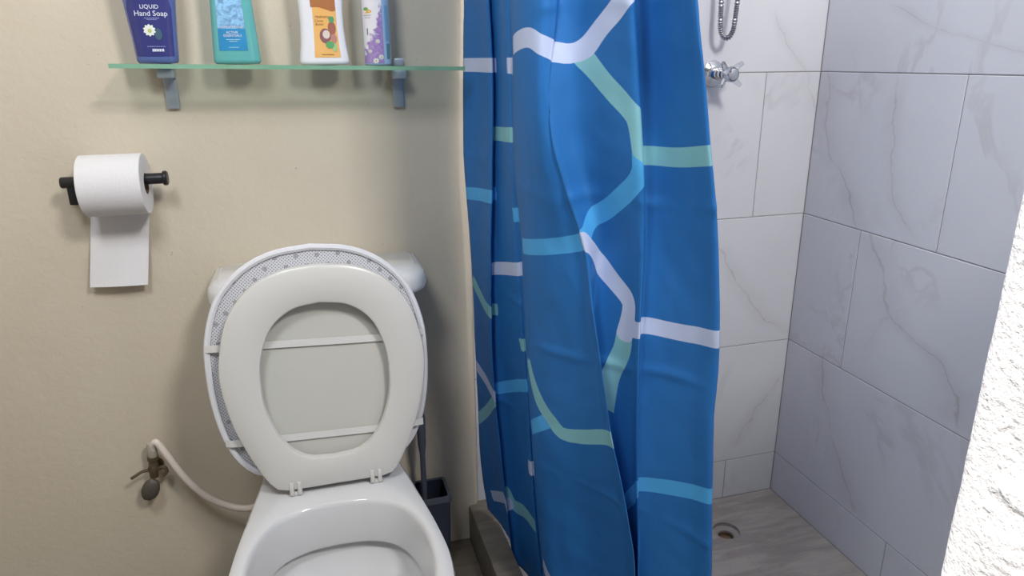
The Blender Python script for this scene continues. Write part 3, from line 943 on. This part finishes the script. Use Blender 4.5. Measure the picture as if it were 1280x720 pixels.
loft(bm, rings)
obj('knob', bm, MATS['dark_valve'], valve)
hose = empty('supply_hose', (VX + 0.005, -0.046, VZ + 0.038), 'thin white water hose curving from the valve to the toilet', 'hose')
bm = bmesh.new()
hp = catmull([(VX + 0.004, -0.046, 0.383), (VX + 0.008, -0.052, 0.412), (VX + 0.018, -0.058, 0.424), (VX + 0.031, -0.062, 0.402), (-1.585, -0.066, 0.350), (-1.562, -0.068, 0.310), (-1.530, -0.070, 0.272),
              (-1.492, -0.074, 0.248), (-1.455, -0.085, 0.243), (-1.424, -0.10, 0.262), (-1.408, -0.11, 0.305), (-1.4035, -0.115, 0.36), (-1.4035, -0.115, 0.3985)], 8)
tube(bm, hp, 0.0075, 12)
obj('tube', bm, MATS['hose_white'], hose)
bm = bmesh.new()
lathe(bm, [(0.0095, 0), (0.0105, 0.003), (0.0105, 0.026), (0.0085, 0.034)], (VX + 0.0035, -0.046, 0.386), (0.06, -0.08, 1), 14)
obj('coupling', bm, MATS['grey_coupling'], hose)

# ------------------------------------------------------------------ toilet paper
HX0, HX1, HY, HZ = -1.700, -1.516, -0.068, 0.988
holder = empty('toilet_paper_holder', (-1.682, -0.015, HZ), 'black metal bar toilet paper holder fixed to the cream wall', 'holder')
bm = bmesh.new()
lathe(bm, [(0.0, 0), (0.0095, 0.001), (0.0105, 0.003), (0.0105, HX1 - HX0 - 0.008)], (HX0, HY, HZ), (1, 0, 0), 20)
obj('bar', bm, MATS['black_metal'], holder)
bm = bmesh.new()
lathe(bm, [(0.0105, 0), (0.0135, 0.001), (0.014, 0.003), (0.014, 0.007), (0.012, 0.009)], (HX1 - 0.009, HY, HZ), (1, 0, 0), 20)
obj('end_cap', bm, MATS['black_metal'], holder)
obj('post', boxm(-1.690, -1.674, -0.075, -0.0155, HZ - 0.042, HZ + 0.004, bevel=0.003), MATS['black_metal'], holder)
obj('wall_plate', boxm(-1.699, -1.662, -0.021, -0.0152, HZ - 0.050, HZ + 0.002, bevel=0.002), MATS['black_metal'], holder)
roll = empty('toilet_paper_roll', (-1.609, HY, HZ - 0.053), 'white toilet paper roll hanging on the black bar', 'toilet paper')
RX0, RX1 = -1.662, -1.555
RC = (HY + 0.0, HZ - 0.0086)
RR = 0.0575
bm = bmesh.new()


def xring(x, r_, n=48):
    return [(x, RC[0] + r_ * math.cos(2 * math.pi * i / n), RC[1] + r_ * math.sin(2 * math.pi * i / n)) for i in range(n)]


loft(bm, [xring(RX0, 0.0205), xring(RX0, RR - 0.001), xring(RX0 + 0.001, RR), xring(RX1 - 0.001, RR), xring(RX1, RR - 0.001), xring(RX1, 0.0205)], closed=False, cap0=False, cap1=False)
obj('roll', bm, MATS['paper'], roll)
bm = bmesh.new()
loft(bm, [xring(RX0 + 0.001, 0.0205), xring(RX0 + 0.001, 0.0190), xring(RX1 - 0.001, 0.0190), xring(RX1 - 0.001, 0.0205)], closed=True)
obj('cardboard_core', bm, MATS['cardboard'], roll)
bm = bmesh.new()
yb = RC[0] + RR + 0.0006
path = []
for k in range(6):
    a = math.radians(60 - 12 * k)
    path.append((RC[0] + (RR + 0.0006) * math.cos(a), RC[1] + (RR + 0.0006) * math.sin(a), 0.0))
for k in range(1, 11):
    tt = k / 10
    path.append((yb - 0.028 * tt * tt - 0.006 * math.sin(tt * 3.1), RC[1] - 0.205 * tt, tt))
gr = []
for y, z, tt in path:
    row = []
    for j in range(9):
        s_ = j / 8
        x = RX0 + 0.001 + (RX1 - RX0 - 0.002) * s_ - 0.003 - 0.030 * tt
        row.append(bm.verts.new((x, y - 0.004 * tt * math.sin(s_ * 3.0), z - 0.004 * s_ * tt)))
    gr.append(row)
for a, b in zip(gr, gr[1:]):
    for j in range(8): bm.faces.new((a[j], a[j + 1], b[j + 1], b[j]))
sh = obj('hanging_sheet', bm, MATS['paper'], roll, smooth=False)
md = sh.modifiers.new('thick', 'SOLIDIFY')
md.thickness = 0.0006

# ------------------------------------------------------------------ glass shelf
SZ = lambda x: 1.1985 - 0.0175 * (x + 1.57)     # top of the slightly sloping shelf
SX0, SX1, SY0, SY1 = -1.572, -0.938, -0.128, -0.016
shelf = empty('glass_shelf', (-1.255, -0.016, SZ(-1.255)), 'long clear green-edged glass shelf on two metal clamps', 'shelf')


def slab(x0, x1, y0, y1, t0, t1):
    bm = boxm(x0, x1, y0, y1, 0, 1)
    for v in bm.verts: v.co.z = SZ(v.co.x) - (t0 if v.co.z > 0.5 else t1)
    return bm


obj('glass_pane', slab(SX0, SX1, SY0 + 0.0015, SY1, 0, 0.0075), MATS['shelf_glass'], shelf, smooth=False)
obj('polished_front_edge', slab(SX0, SX1, SY0, SY0 + 0.0013, 0.0, 0.0075), MATS['glass_edge'], shelf, smooth=False)
for bx0 in (-1.494, -1.059):
    zt = SZ(bx0)
    br = obj('bracket', boxm(bx0 - 0.0115, bx0 + 0.0115, -0.0245, -0.0153, zt - 0.083, zt + 0.004, bevel=0.002), MATS['brushed_steel'], shelf)
    obj('lower_jaw', boxm(bx0 - 0.0145, bx0 + 0.0145, -0.062, -0.0245, zt - 0.025, zt - 0.0078, bevel=0.002), MATS['brushed_steel'], br)
    obj('upper_jaw', boxm(bx0 - 0.0105, bx0 + 0.0105, -0.058, -0.0245, zt + 0.0003, zt + 0.015, bevel=0.002), MATS['brushed_steel'], br)

# ------------------------------------------------------------------ bottles
class Bottle:
    def __init__(self, x, y, a_tab, b_tab, power, H):
        self.x, self.y, self.a, self.b, self.n, self.H = x, y, a_tab, b_tab, power, H
        self.z0 = SZ(x) + 0.0009

    def ring(self, z, n=40, inset=0.0):
        a, b = interp(self.a, z) - inset, interp(self.b, z) - inset
        e = 2.0 / self.n
        o = []
        for i in range(n):
            t_ = 2 * math.pi * i / n
            c, s_ = math.cos(t_), math.sin(t_)
            o.append((self.x + a * math.copysign(abs(c) ** e, c), self.y + b * math.copysign(abs(s_) ** e, s_), self.z0 + z))
        return o

    def front(self, dx, z):
        a, b = interp(self.a, z), interp(self.b, z)
        q = min(0.999, abs(dx) / a)
        return self.y - b * (1 - q ** self.n) ** (1 / self.n)

    def body(self):
        bm = bmesh.new()
        zs_ = sorted({0.0, 0.002, 0.005} | {self.H * k / 24 for k in range(1, 25)})
        rings_ = []
        for z in zs_:
            ins_ = {0.0: 0.003, 0.002: 0.001}.get(z, 0.0)
            rings_.append(self.ring(z, inset=ins_))
        return loft(bm, rings_)

    def patch(self, fx0, fx1, z0, z1, off=0.0005, n=14, m_=10):
        """a label lying on the front; fx = fraction of half width, may be functions of height fraction"""
        bm = bmesh.new()
        g_ = []
        for k in range(m_ + 1):
            z = z0 + (z1 - z0) * k / m_
            a = interp(self.a, z)
            u0 = fx0(k / m_) if callable(fx0) else fx0
            u1 = fx1(k / m_) if callable(fx1) else fx1
            g_.append([bm.verts.new((self.x + a * (u0 + (u1 - u0) * j / n), self.front(a * (u0 + (u1 - u0) * j / n), z) - off, self.z0 + z)) for j in range(n + 1)])
        for r0, r1 in zip(g_, g_[1:]):
            for j in range(n): bm.faces.new((r0[j], r0[j + 1], r1[j + 1], r1[j]))
        return bm

    def blob(self, cx, cz, rx, rz, off=0.0009, n=16, petals=0, depth=0.3):
        bm = bmesh.new()
        vs_ = []
        for i in range(n):
            t_ = 2 * math.pi * i / n
            k = 1 - depth * (0.5 + 0.5 * math.cos(petals * t_)) if petals else 1
            dx, z = cx + rx * k * math.cos(t_), cz + rz * k * math.sin(t_)
            vs_.append(bm.verts.new((self.x + dx, self.front(dx, z) - off, self.z0 + z)))
        c = bm.verts.new((self.x + cx, self.front(cx, cz) - off, self.z0 + cz))
        for i in range(n): bm.faces.new((c, vs_[i], vs_[(i + 1) % n]))
        return bm

    def text(self, s_, cx, cz, size, off=0.0011, italic=0.0):
        cu = bpy.data.curves.new('lettering', 'FONT')
        cu.body = s_
        cu.align_x = 'CENTER'
        cu.size = size
        cu.shear = italic
        cu.resolution_u = 3
        to = bpy.data.objects.new('lettering', cu)
        COL.objects.link(to)
        dg = bpy.context.evaluated_depsgraph_get()
        me_ = bpy.data.meshes.new_from_object(to.evaluated_get(dg))
        bpy.data.objects.remove(to)
        bpy.data.curves.remove(cu)
        for v in me_.vertices:
            dx, z = cx + v.co.x, cz + v.co.y
            v.co = (self.x + dx, self.front(dx, z) - off, self.z0 + z)
        me_.materials.clear()
        return me_

    def bars(self, rows_, off=0.0011):
        """lines of print too small to read: runs of short strokes"""
        bm = bmesh.new()
        for cx, cz, w, h in rows_:
            x = cx - w / 2
            while x < cx + w / 2:
                l_ = random.uniform(0.0012, 0.0032)
                x1 = min(x + l_, cx + w / 2)
                vv = [bm.verts.new((self.x + dx, self.front(dx, z) - off, self.z0 + z)) for dx, z in ((x, cz), (x1, cz), (x1, cz + h), (x, cz + h))]
                bm.faces.new(vv)
                x = x1 + 0.0007
        return bm


def smallprint(b_, rows_, mat_, par):
    o = obj('small_print', b_.bars(rows_), mat_, par, smooth=False)
    o['kind'] = 'stuff'
    return o


def flat(name, col, rough=0.45):
    return plain(name, col, rough, var=0.02, scale=80)


W_INK = flat('white_ink', srgb(226, 228, 240))

# hand soap refill
b = Bottle(-1.500, -0.072, [(0, .0345), (.006, .0355), (.05, .0385), (.107, .0435), (.15, .046), (.185, .043), (.21, .030), (.222, .014), (.235, .0135)], [(0, .020), (.006, .021), (.15, .024), (.185, .022), (.21, .018), (.222, .0135), (.235, .0135)], 2.8, 0.235)
t1 = empty('hand_soap_bottle', (b.x, b.y, b.z0), 'dark blue hand soap bottle with a white daisy, leftmost on the glass shelf', 'bottle', 'toiletries on the glass shelf')
obj('body', b.body(), plain('blue_soap', srgb(104, 122, 186), 0.12, var=0.08, scale=25, coat=0.4, trans=0.25), t1)
obj('label', b.patch(lambda t_: -0.86 + 0.10 * max(0, t_ - .8) * 5, lambda t_: 0.86 - 0.10 * max(0, t_ - .8) * 5, 0.012, 0.112), plain('navy_label', srgb(64, 66, 128), 0.25, var=0.12, scale=40), t1)
obj('lettering', b.text('LIQUID', 0.0015, 0.0925, 0.0095), W_INK, t1, smooth=False)
obj('lettering', b.text('Hand Soap', 0.0025, 0.0805, 0.0125), W_INK, t1, smooth=False)
smallprint(b, [(0.003, 0.0760, 0.024, 0.0013), (0.003, 0.0738, 0.016, 0.0011), (0.004, 0.0285, 0.030, 0.0011)], flat('pale_print', srgb(150, 158, 204)), t1)
smallprint(b, [(0.006, 0.0205, 0.019, 0.0045)], W_INK, t1)
obj('daisy', b.blob(-0.0035, 0.0565, 0.0105, 0.0105, n=60, petals=10, depth=0.22), flat('daisy_white', srgb(226, 230, 222)), t1)
obj('daisy_centre', b.blob(-0.003, 0.0555, 0.0035, 0.0035, off=0.0013), flat('daisy_yellow', srgb(188, 190, 120)), t1)
obj('leaf', b.blob(0.010, 0.050, 0.006, 0.010, off=0.0008), flat('dark_leaf', srgb(66, 92, 110)), t1)
bm = bmesh.new()
lathe(bm, [(.0165, 0), (.017, .002), (.017, .02), (.015, .022)], (b.x, b.y, b.z0 + 0.230), n=24)
obj('cap', bm, flat('cap_white', srgb(225, 225, 232)), t1)

# turquoise body wash
b = Bottle(-1.363, -0.072, [(0, .0405), (.005, .042), (.03, .0410), (.107, .0365), (.16, .036), (.19, .033), (.20, .030)], [(0, .018), (.005, .0195), (.10, .020), (.19, .017), (.20, .016)], 2.8, 0.20)
t2 = empty('body_wash_bottle', (b.x, b.y, b.z0), 'turquoise translucent body wash bottle with a blue water label', 'bottle', 'toiletries on the glass shelf')
obj('body', b.body(), plain('turquoise_gel', srgb(122, 206, 206), 0.15, var=0.06, scale=20, coat=0.3, trans=0.3), t2)
obj('label', b.patch(-0.70, 0.52, 0.024, 0.062), plain('blue_label', srgb(58, 150, 204), 0.3, var=0.15, scale=60), t2)
t = NT('wave_print')
q = t.noise(t.obj(), 55.0, 4, 0.6, 1.5)
t.link(t.mix(t.sstep(q, 0.4, 0.6), srgb(110, 150, 190), srgb(150, 200, 236)), t.b.inputs['Base Color'])
t.b.inputs['Roughness'].default_value = 0.3
obj('wave_picture', b.patch(-0.70, 0.52, 0.062, 0.125), MATS['wave_print'], t2)
obj('lettering', b.text('ACTIVE', -0.003, 0.0535, 0.0062), W_INK, t2, smooth=False)
obj('lettering', b.text('ESSENTIALS', -0.0025, 0.0480, 0.0062), W_INK, t2, smooth=False)
smallprint(b, [(-0.002, 0.0425, 0.024, 0.0013), (-0.002, 0.0395, 0.014, 0.0013), (-0.002, 0.0290, 0.018, 0.0011)], flat('pale_print_2', srgb(178, 216, 236)), t2)
smallprint(b, [(-0.003, 0.0640, 0.040, 0.0022)], flat('silver_print', srgb(188, 190, 206)), t2)
bm = bmesh.new()
loft(bm, [b.ring(0.2002, inset=0.003), b.ring(0.203, inset=0.002), b.ring(0.225, inset=0.004), b.ring(0.228, inset=0.007)])
bmesh.ops.translate(bm, verts=bm.verts, vec=(0, 0, 0))
for i, v in enumerate(bm.verts):
    v.co.z = b.z0 + (0.2002, 0.203, 0.225, 0.228)[i // 40]
obj('cap', bm, flat('cap_teal', srgb(70, 170, 178)), t2)

# cream lotion bottle
b = Bottle(-1.204, -0.072, [(0, .0455), (.004, .047), (.012, .0465), (.035, .0430), (.07, .0405), (.10, .0408), (.15, .043), (.18, .038), (.195, .02), (.20, .013)], [(0, .020), (.004, .0215), (.07, .0195), (.15, .021), (.18, .018), (.195, .014), (.20, .013)], 2.6, 0.20)
t3 = empty('lotion_bottle', (b.x, b.y, b.z0), 'white lotion bottle with an orange label picturing nuts', 'bottle', 'toiletries on the glass shelf')
obj('body', b.body(), plain('white_bottle', srgb(236, 234, 240), 0.25, var=0.01, coat=0.2), t3)
t = NT('orange_label')
q = t.noise(t.obj(), 45.0, 2)
t.link(t.mix(q, srgb(236, 176, 92), srgb(240, 190, 124)), t.b.inputs['Base Color'])
t.b.inputs['Roughness'].default_value = 0.35
obj('label', b.patch(-0.40, 0.66, 0.0135, 0.104), MATS['orange_label'], t3)
bm = b.patch(-0.46, 0.64, 0.100, 0.135, off=0.0008)
for v in bm.verts:
    if v.co.z < b.z0 + 0.1005: v.co.z -= 0.004 - 0.3 * abs(v.co.x - b.x - 0.02)
obj('brown_band', bm, flat('brown_band', srgb(176, 112, 64)), t3)
INK = flat('brown_ink', srgb(150, 112, 62))
obj('lettering', b.text('Hydrating', 0.0005, 0.0845, 0.0068, italic=0.3), INK, t3, smooth=False)
obj('lettering', b.text('Cocoa', -0.006, 0.0775, 0.0060, italic=0.2), INK, t3, smooth=False)
obj('lettering', b.text('Butter', -0.005, 0.0715, 0.0060, italic=0.2), INK, t3, smooth=False)
smallprint(b, [(0.006, 0.0180, 0.022, 0.0016)], INK, t3)
obj('nut', b.blob(0.004, 0.0525, 0.0105, 0.0135), flat('nut_shell', srgb(142, 92, 96)), t3)
obj('nut_kernel', b.blob(0.006, 0.0550, 0.0068, 0.0078, off=0.0013), flat('nut_kernel', srgb(222, 204, 196)), t3)
obj('nut', b.blob(0.0170, 0.066, 0.0075, 0.0125, off=0.0011), flat('nut_brown', srgb(164, 100, 84)), t3)
obj('nut', b.blob(0.0195, 0.0475, 0.0055, 0.009, off=0.0012), flat('nut_pink', srgb(190, 134, 122)), t3)
obj('leaf', b.blob(0.0175, 0.0815, 0.005, 0.006, off=0.0012), flat('leaf_green', srgb(84, 160, 112)), t3)
obj('leaf', b.blob(0.0115, 0.0365, 0.008, 0.0065, off=0.0014), flat('leaf_mid', srgb(92, 166, 104)), t3)
obj('leaf', b.blob(0.020, 0.0315, 0.005, 0.0075, off=0.0013), flat('leaf_pale', srgb(170, 196, 130)), t3)
bm = bmesh.new()
lathe(bm, [(.016, 0), (.0165, .002), (.0165, .022), (.006, .024), (.006, .04), (.012, .041), (.012, .052), (.008, .054)], (b.x, b.y, b.z0 + 0.198), n=24)
obj('pump', bm, flat('pump_white', srgb(234, 232, 238)), t3)

# lavender air freshener can
b = Bottle(-1.1015, -0.072, [(0, .0255), (.002, .0268), (.005, .0262), (.16, .0262), (.175, .022), (.18, .0215)], [(0, .0255), (.002, .0268), (.005, .0262), (.16, .0262), (.175, .022), (.18, .0215)], 2.0, 0.18)
t4 = empty('air_freshener_can', (b.x, b.y, b.z0), 'slim round spray can printed with purple lavender and daisies', 'spray can', 'toiletries on the glass shelf')
obj('body', b.body(), plain('pale_blue_can', srgb(166, 200, 232), 0.25, var=0.02, coat=0.2), t4)
t = NT('lavender_print')
oc = t.obj()
sp2 = t.n('ShaderNodeSeparateXYZ')
t.link(oc, sp2.inputs[0])
vor = t.n('ShaderNodeTexVoronoi')
vor.inputs['Scale'].default_value = 330.0
t.link(oc, vor.inputs['Vector'])
fl_ = t.mix(t.noise(oc, 160.0, 3), srgb(120, 84, 168), srgb(196, 172, 214))
mask = t.math('ADD', t.math('MULTIPLY', t.noise(oc, 90.0, 3), 0.9), t.math('MULTIPLY_ADD', sp2.outputs[0], 17.0, 0.18))
hgt = t.math('MULTIPLY', sp2.outputs[2], 7.0)
msk = t.sstep(t.math('SUBTRACT', mask, hgt), 0.0, 0.12)
LAV = t
LAV_Z = None
cu_ = t.mix(msk, srgb(236, 232, 238), fl_)
t.link(cu_, t.b.inputs['Base Color'])
t.b.inputs['Roughness'].default_value = 0.25
lab = obj('label', b.patch(-0.985, 0.38, 0.004, 0.125, n=24), MATS['lavender_print'], t4)
for v in lab.data.vertices: v.co -= Vector((b.x, b.y, b.z0))
lab.location = (0, 0, 0)
for cx, cz, r_ in ((0.004, 0.0155, 0.006), (-0.0065, 0.0085, 0.0065), (-0.001, 0.0445, 0.005), (-0.016, 0.026, 0.004)):
    dz_ = obj('daisy', b.blob(cx, cz, r_, r_ * 0.9, n=48, petals=8, depth=0.45), MATS['daisy_white'], t4)
    obj('daisy_centre', b.blob(cx, cz, r_ * .3, r_ * .3, off=0.0013), MATS['daisy_yellow'], dz_)
obj('lettering', b.text('1', -0.0190, 0.056, 0.018), flat('green_ink', srgb(92, 140, 100)), t4, smooth=False)
obj('emblem', b.blob(-0.0175, 0.0985, 0.008, 0.0035), flat('emblem_yellow', srgb(228, 178, 70)), t4)
obj('emblem', b.blob(-0.0195, 0.1030, 0.004, 0.003), flat('emblem_green', srgb(110, 168, 90)), t4)
smallprint(b, [(-0.017, 0.0905, 0.012, 0.002), (-0.017, 0.0865, 0.010, 0.0015)], flat('grey_print', srgb(176, 170, 176)), t4)
obj('side_panel', b.patch(0.60, 0.86, 0.012, 0.040, n=6), flat('teal_panel', srgb(98, 146, 152)), t4)
obj('side_panel', b.patch(0.56, 0.86, 0.045, 0.11, n=6), flat('blue_panel', srgb(124, 172, 208)), t4)
bm = bmesh.new()
lathe(bm, [(.0245, 0), (.025, .002), (.025, .035), (.021, .04)], (b.x, b.y, b.z0 + 0.1745), n=28)
obj('cap', bm, flat('cap_lilac', srgb(186, 160, 206)), t4)

# ------------------------------------------------------------------ shower tap and hose
FX, FZ = -0.306, 1.164
tap = empty('shower_tap', (FX, 0.0, FZ), 'chrome shower tap with clear acrylic cross handle on marble tiles', 'tap')
bm = bmesh.new()
lathe(bm, [(0.030, 0.0), (0.031, 0.002), (0.029, 0.006), (0.020, 0.010), (0.015, 0.012)], (FX, -0.0004, FZ), (0, -1, 0), 32)
obj('wall_flange', bm, MATS['chrome'], tap)
AX = Vector((0.30, -1, 0)).normalized()
bm = bmesh.new()
lathe(bm, [(0.013, 0.008), (0.013, 0.026), (0.0145, 0.027), (0.0145, 0.036), (0.011, 0.038), (0.010, 0.046)], (FX, 0, FZ), (0, -1, 0), 24)
obj('valve_body', bm, MATS['chrome'], tap)
hd0 = Vector((FX, -0.046, FZ))
hd = obj('handle', lathe(bmesh.new(), [(0.011, 0.0), (0.0125, 0.004), (0.015, 0.022), (0.018, 0.034), (0.016, 0.041), (0.009, 0.042)], hd0, (0, -1, 0), 24), MATS['clear_acrylic'], tap)
for k in range(4):
    a = math.radians(45 + 90 * k)
    dirv = Vector((math.cos(a), 0, math.sin(a)))
    st_ = hd0 + Vector((0, -0.024, 0))
    pts = [st_ + dirv * 0.008, st_ + dirv * 0.018 + Vector((0, -0.004, 0)), st_ + dirv * 0.028 + Vector((0, -0.009, 0)), st_ + dirv * 0.036 + Vector((0, -0.014, 0))]
    bm = bmesh.new()
    tube(bm, catmull(pts, 4), 0.006, 10, rfun=lambda i: 0.0082 - 0.0003 * i)
    obj('handle_arm', bm, MATS['clear_acrylic'], hd)
bm = bmesh.new()
lathe(bm, [(0.0125, 0.0425), (0.0125, 0.0445), (0.008, 0.046)], hd0, (0, -1, 0), 24)
obj('index_button', bm, MATS['chrome'], hd)

sh_ = empty('shower_hose', (-0.306, -0.05, 1.243), 'looped chrome flexible shower hose hanging on the tiled wall', 'shower hose')
hp = []
for k in range(25):
    a = math.pi + math.pi * k / 24
    hp.append(Vector((-0.3045 + 0.0155 * math.cos(a), -0.045 - 0.004 * math.cos(a), 1.275 + 0.032 * math.sin(a))))
up_l = [Vector((-0.3205 - 0.004 * k / 10, -0.041 + 0.02 * k / 10, 1.275 + 0.4 * k / 10)) for k in range(10, 0, -1)]
up_r = [Vector((-0.2890 + 0.025 * k / 10, -0.049, 1.275 + 0.4 * k / 10)) for k in range(1, 11)]
raw = catmull(up_l + hp[::2] + up_r, 20)
path, left = [raw[0]], 0.0
for p0_, p1_ in zip(raw, raw[1:]):
    left += (p1_ - p0_).length
    if left >= 0.0021:
        path.append(p1_)
        left = 0.0
bm = bmesh.new()
tube(bm, path, 0.0062, 10, rfun=lambda i: 0.0066 if i % 2 else 0.0046)
obj('flexible_tube', bm, plain('hose_steel', srgb(168, 168, 174), 0.3, metal=0.85), sh_)
bm = bmesh.new()
lathe(bm, [(0.009, 0), (0.009, 0.05), (0.007, 0.055)], path[0] + Vector((0, 0, -0.01)), (0, 0, 1), 16)
obj('end_nut', bm, MATS['chrome'], sh_)
bm = bmesh.new()
lathe(bm, [(0.009, 0), (0.009, 0.05), (0.007, 0.055)], path[-1] + Vector((0, 0, -0.01)), (0, 0, 1), 16)
obj('end_nut', bm, MATS['chrome'], sh_)

# ------------------------------------------------------------------ brush set between toilet and kerb
hx, hy = -1.040, -0.080
hold = empty('toilet_brush_holder', (hx, hy, 0.0), 'dark blue square toilet brush holder in the shade behind the toilet', 'brush holder')
bm = bmesh.new()
o_ = [rrect(hx - 0.036, hx + 0.036, hy - 0.04, hy + 0.04, 0.008, 0.008, 0.0), rrect(hx - 0.04, hx + 0.04, hy - 0.044, hy + 0.044, 0.008, 0.008, 0.205)]
i_ = [rrect(hx - 0.036, hx + 0.036, hy - 0.04, hy + 0.04, 0.007, 0.007, 0.205), rrect(hx - 0.033, hx + 0.033, hy - 0.037, hy + 0.037, 0.007, 0.007, 0.006)]
loft(bm, o_ + i_)
obj('cup', bm, MATS['navy_plastic'], hold)
bm = bmesh.new()
loft(bm, [rrect(hx - 0.042, hx + 0.042, hy - 0.046, hy + 0.046, 0.009, 0.009, 0.196), rrect(hx - 0.042, hx + 0.042, hy - 0.046, hy + 0.046, 0.009, 0.009, 0.209),
          rrect(hx - 0.035, hx + 0.035, hy - 0.039, hy + 0.039, 0.007, 0.007, 0.209), rrect(hx - 0.0405, hx + 0.0405, hy - 0.0445, hy + 0.0445, 0.0085, 0.0085, 0.196)], closed=True)
obj('rim', bm, MATS['grey_navy_plastic'], hold)
br = empty('toilet_brush', (hx - 0.016, hy, 0.007), 'dark blue toilet brush standing in its holder behind the toilet', 'brush')
bm = bmesh.new()
lathe(bm, [(0.006, 0.10), (0.007, 0.12), (0.0065, 0.30), (0.010, 0.33), (0.011, 0.40), (0.007, 0.415)], (hx - 0.016, hy, 0.007), n=14)
obj('handle', bm, MATS['grey_navy_plastic'], br)
bm = bmesh.new()
lathe(bm, [(0.008, 0.0), (0.016, 0.01), (0.017, 0.08), (0.008, 0.10)], (hx - 0.016, hy, 0.0075), n=16)
obj('bristle_head', bm, MATS['bristle'], br)
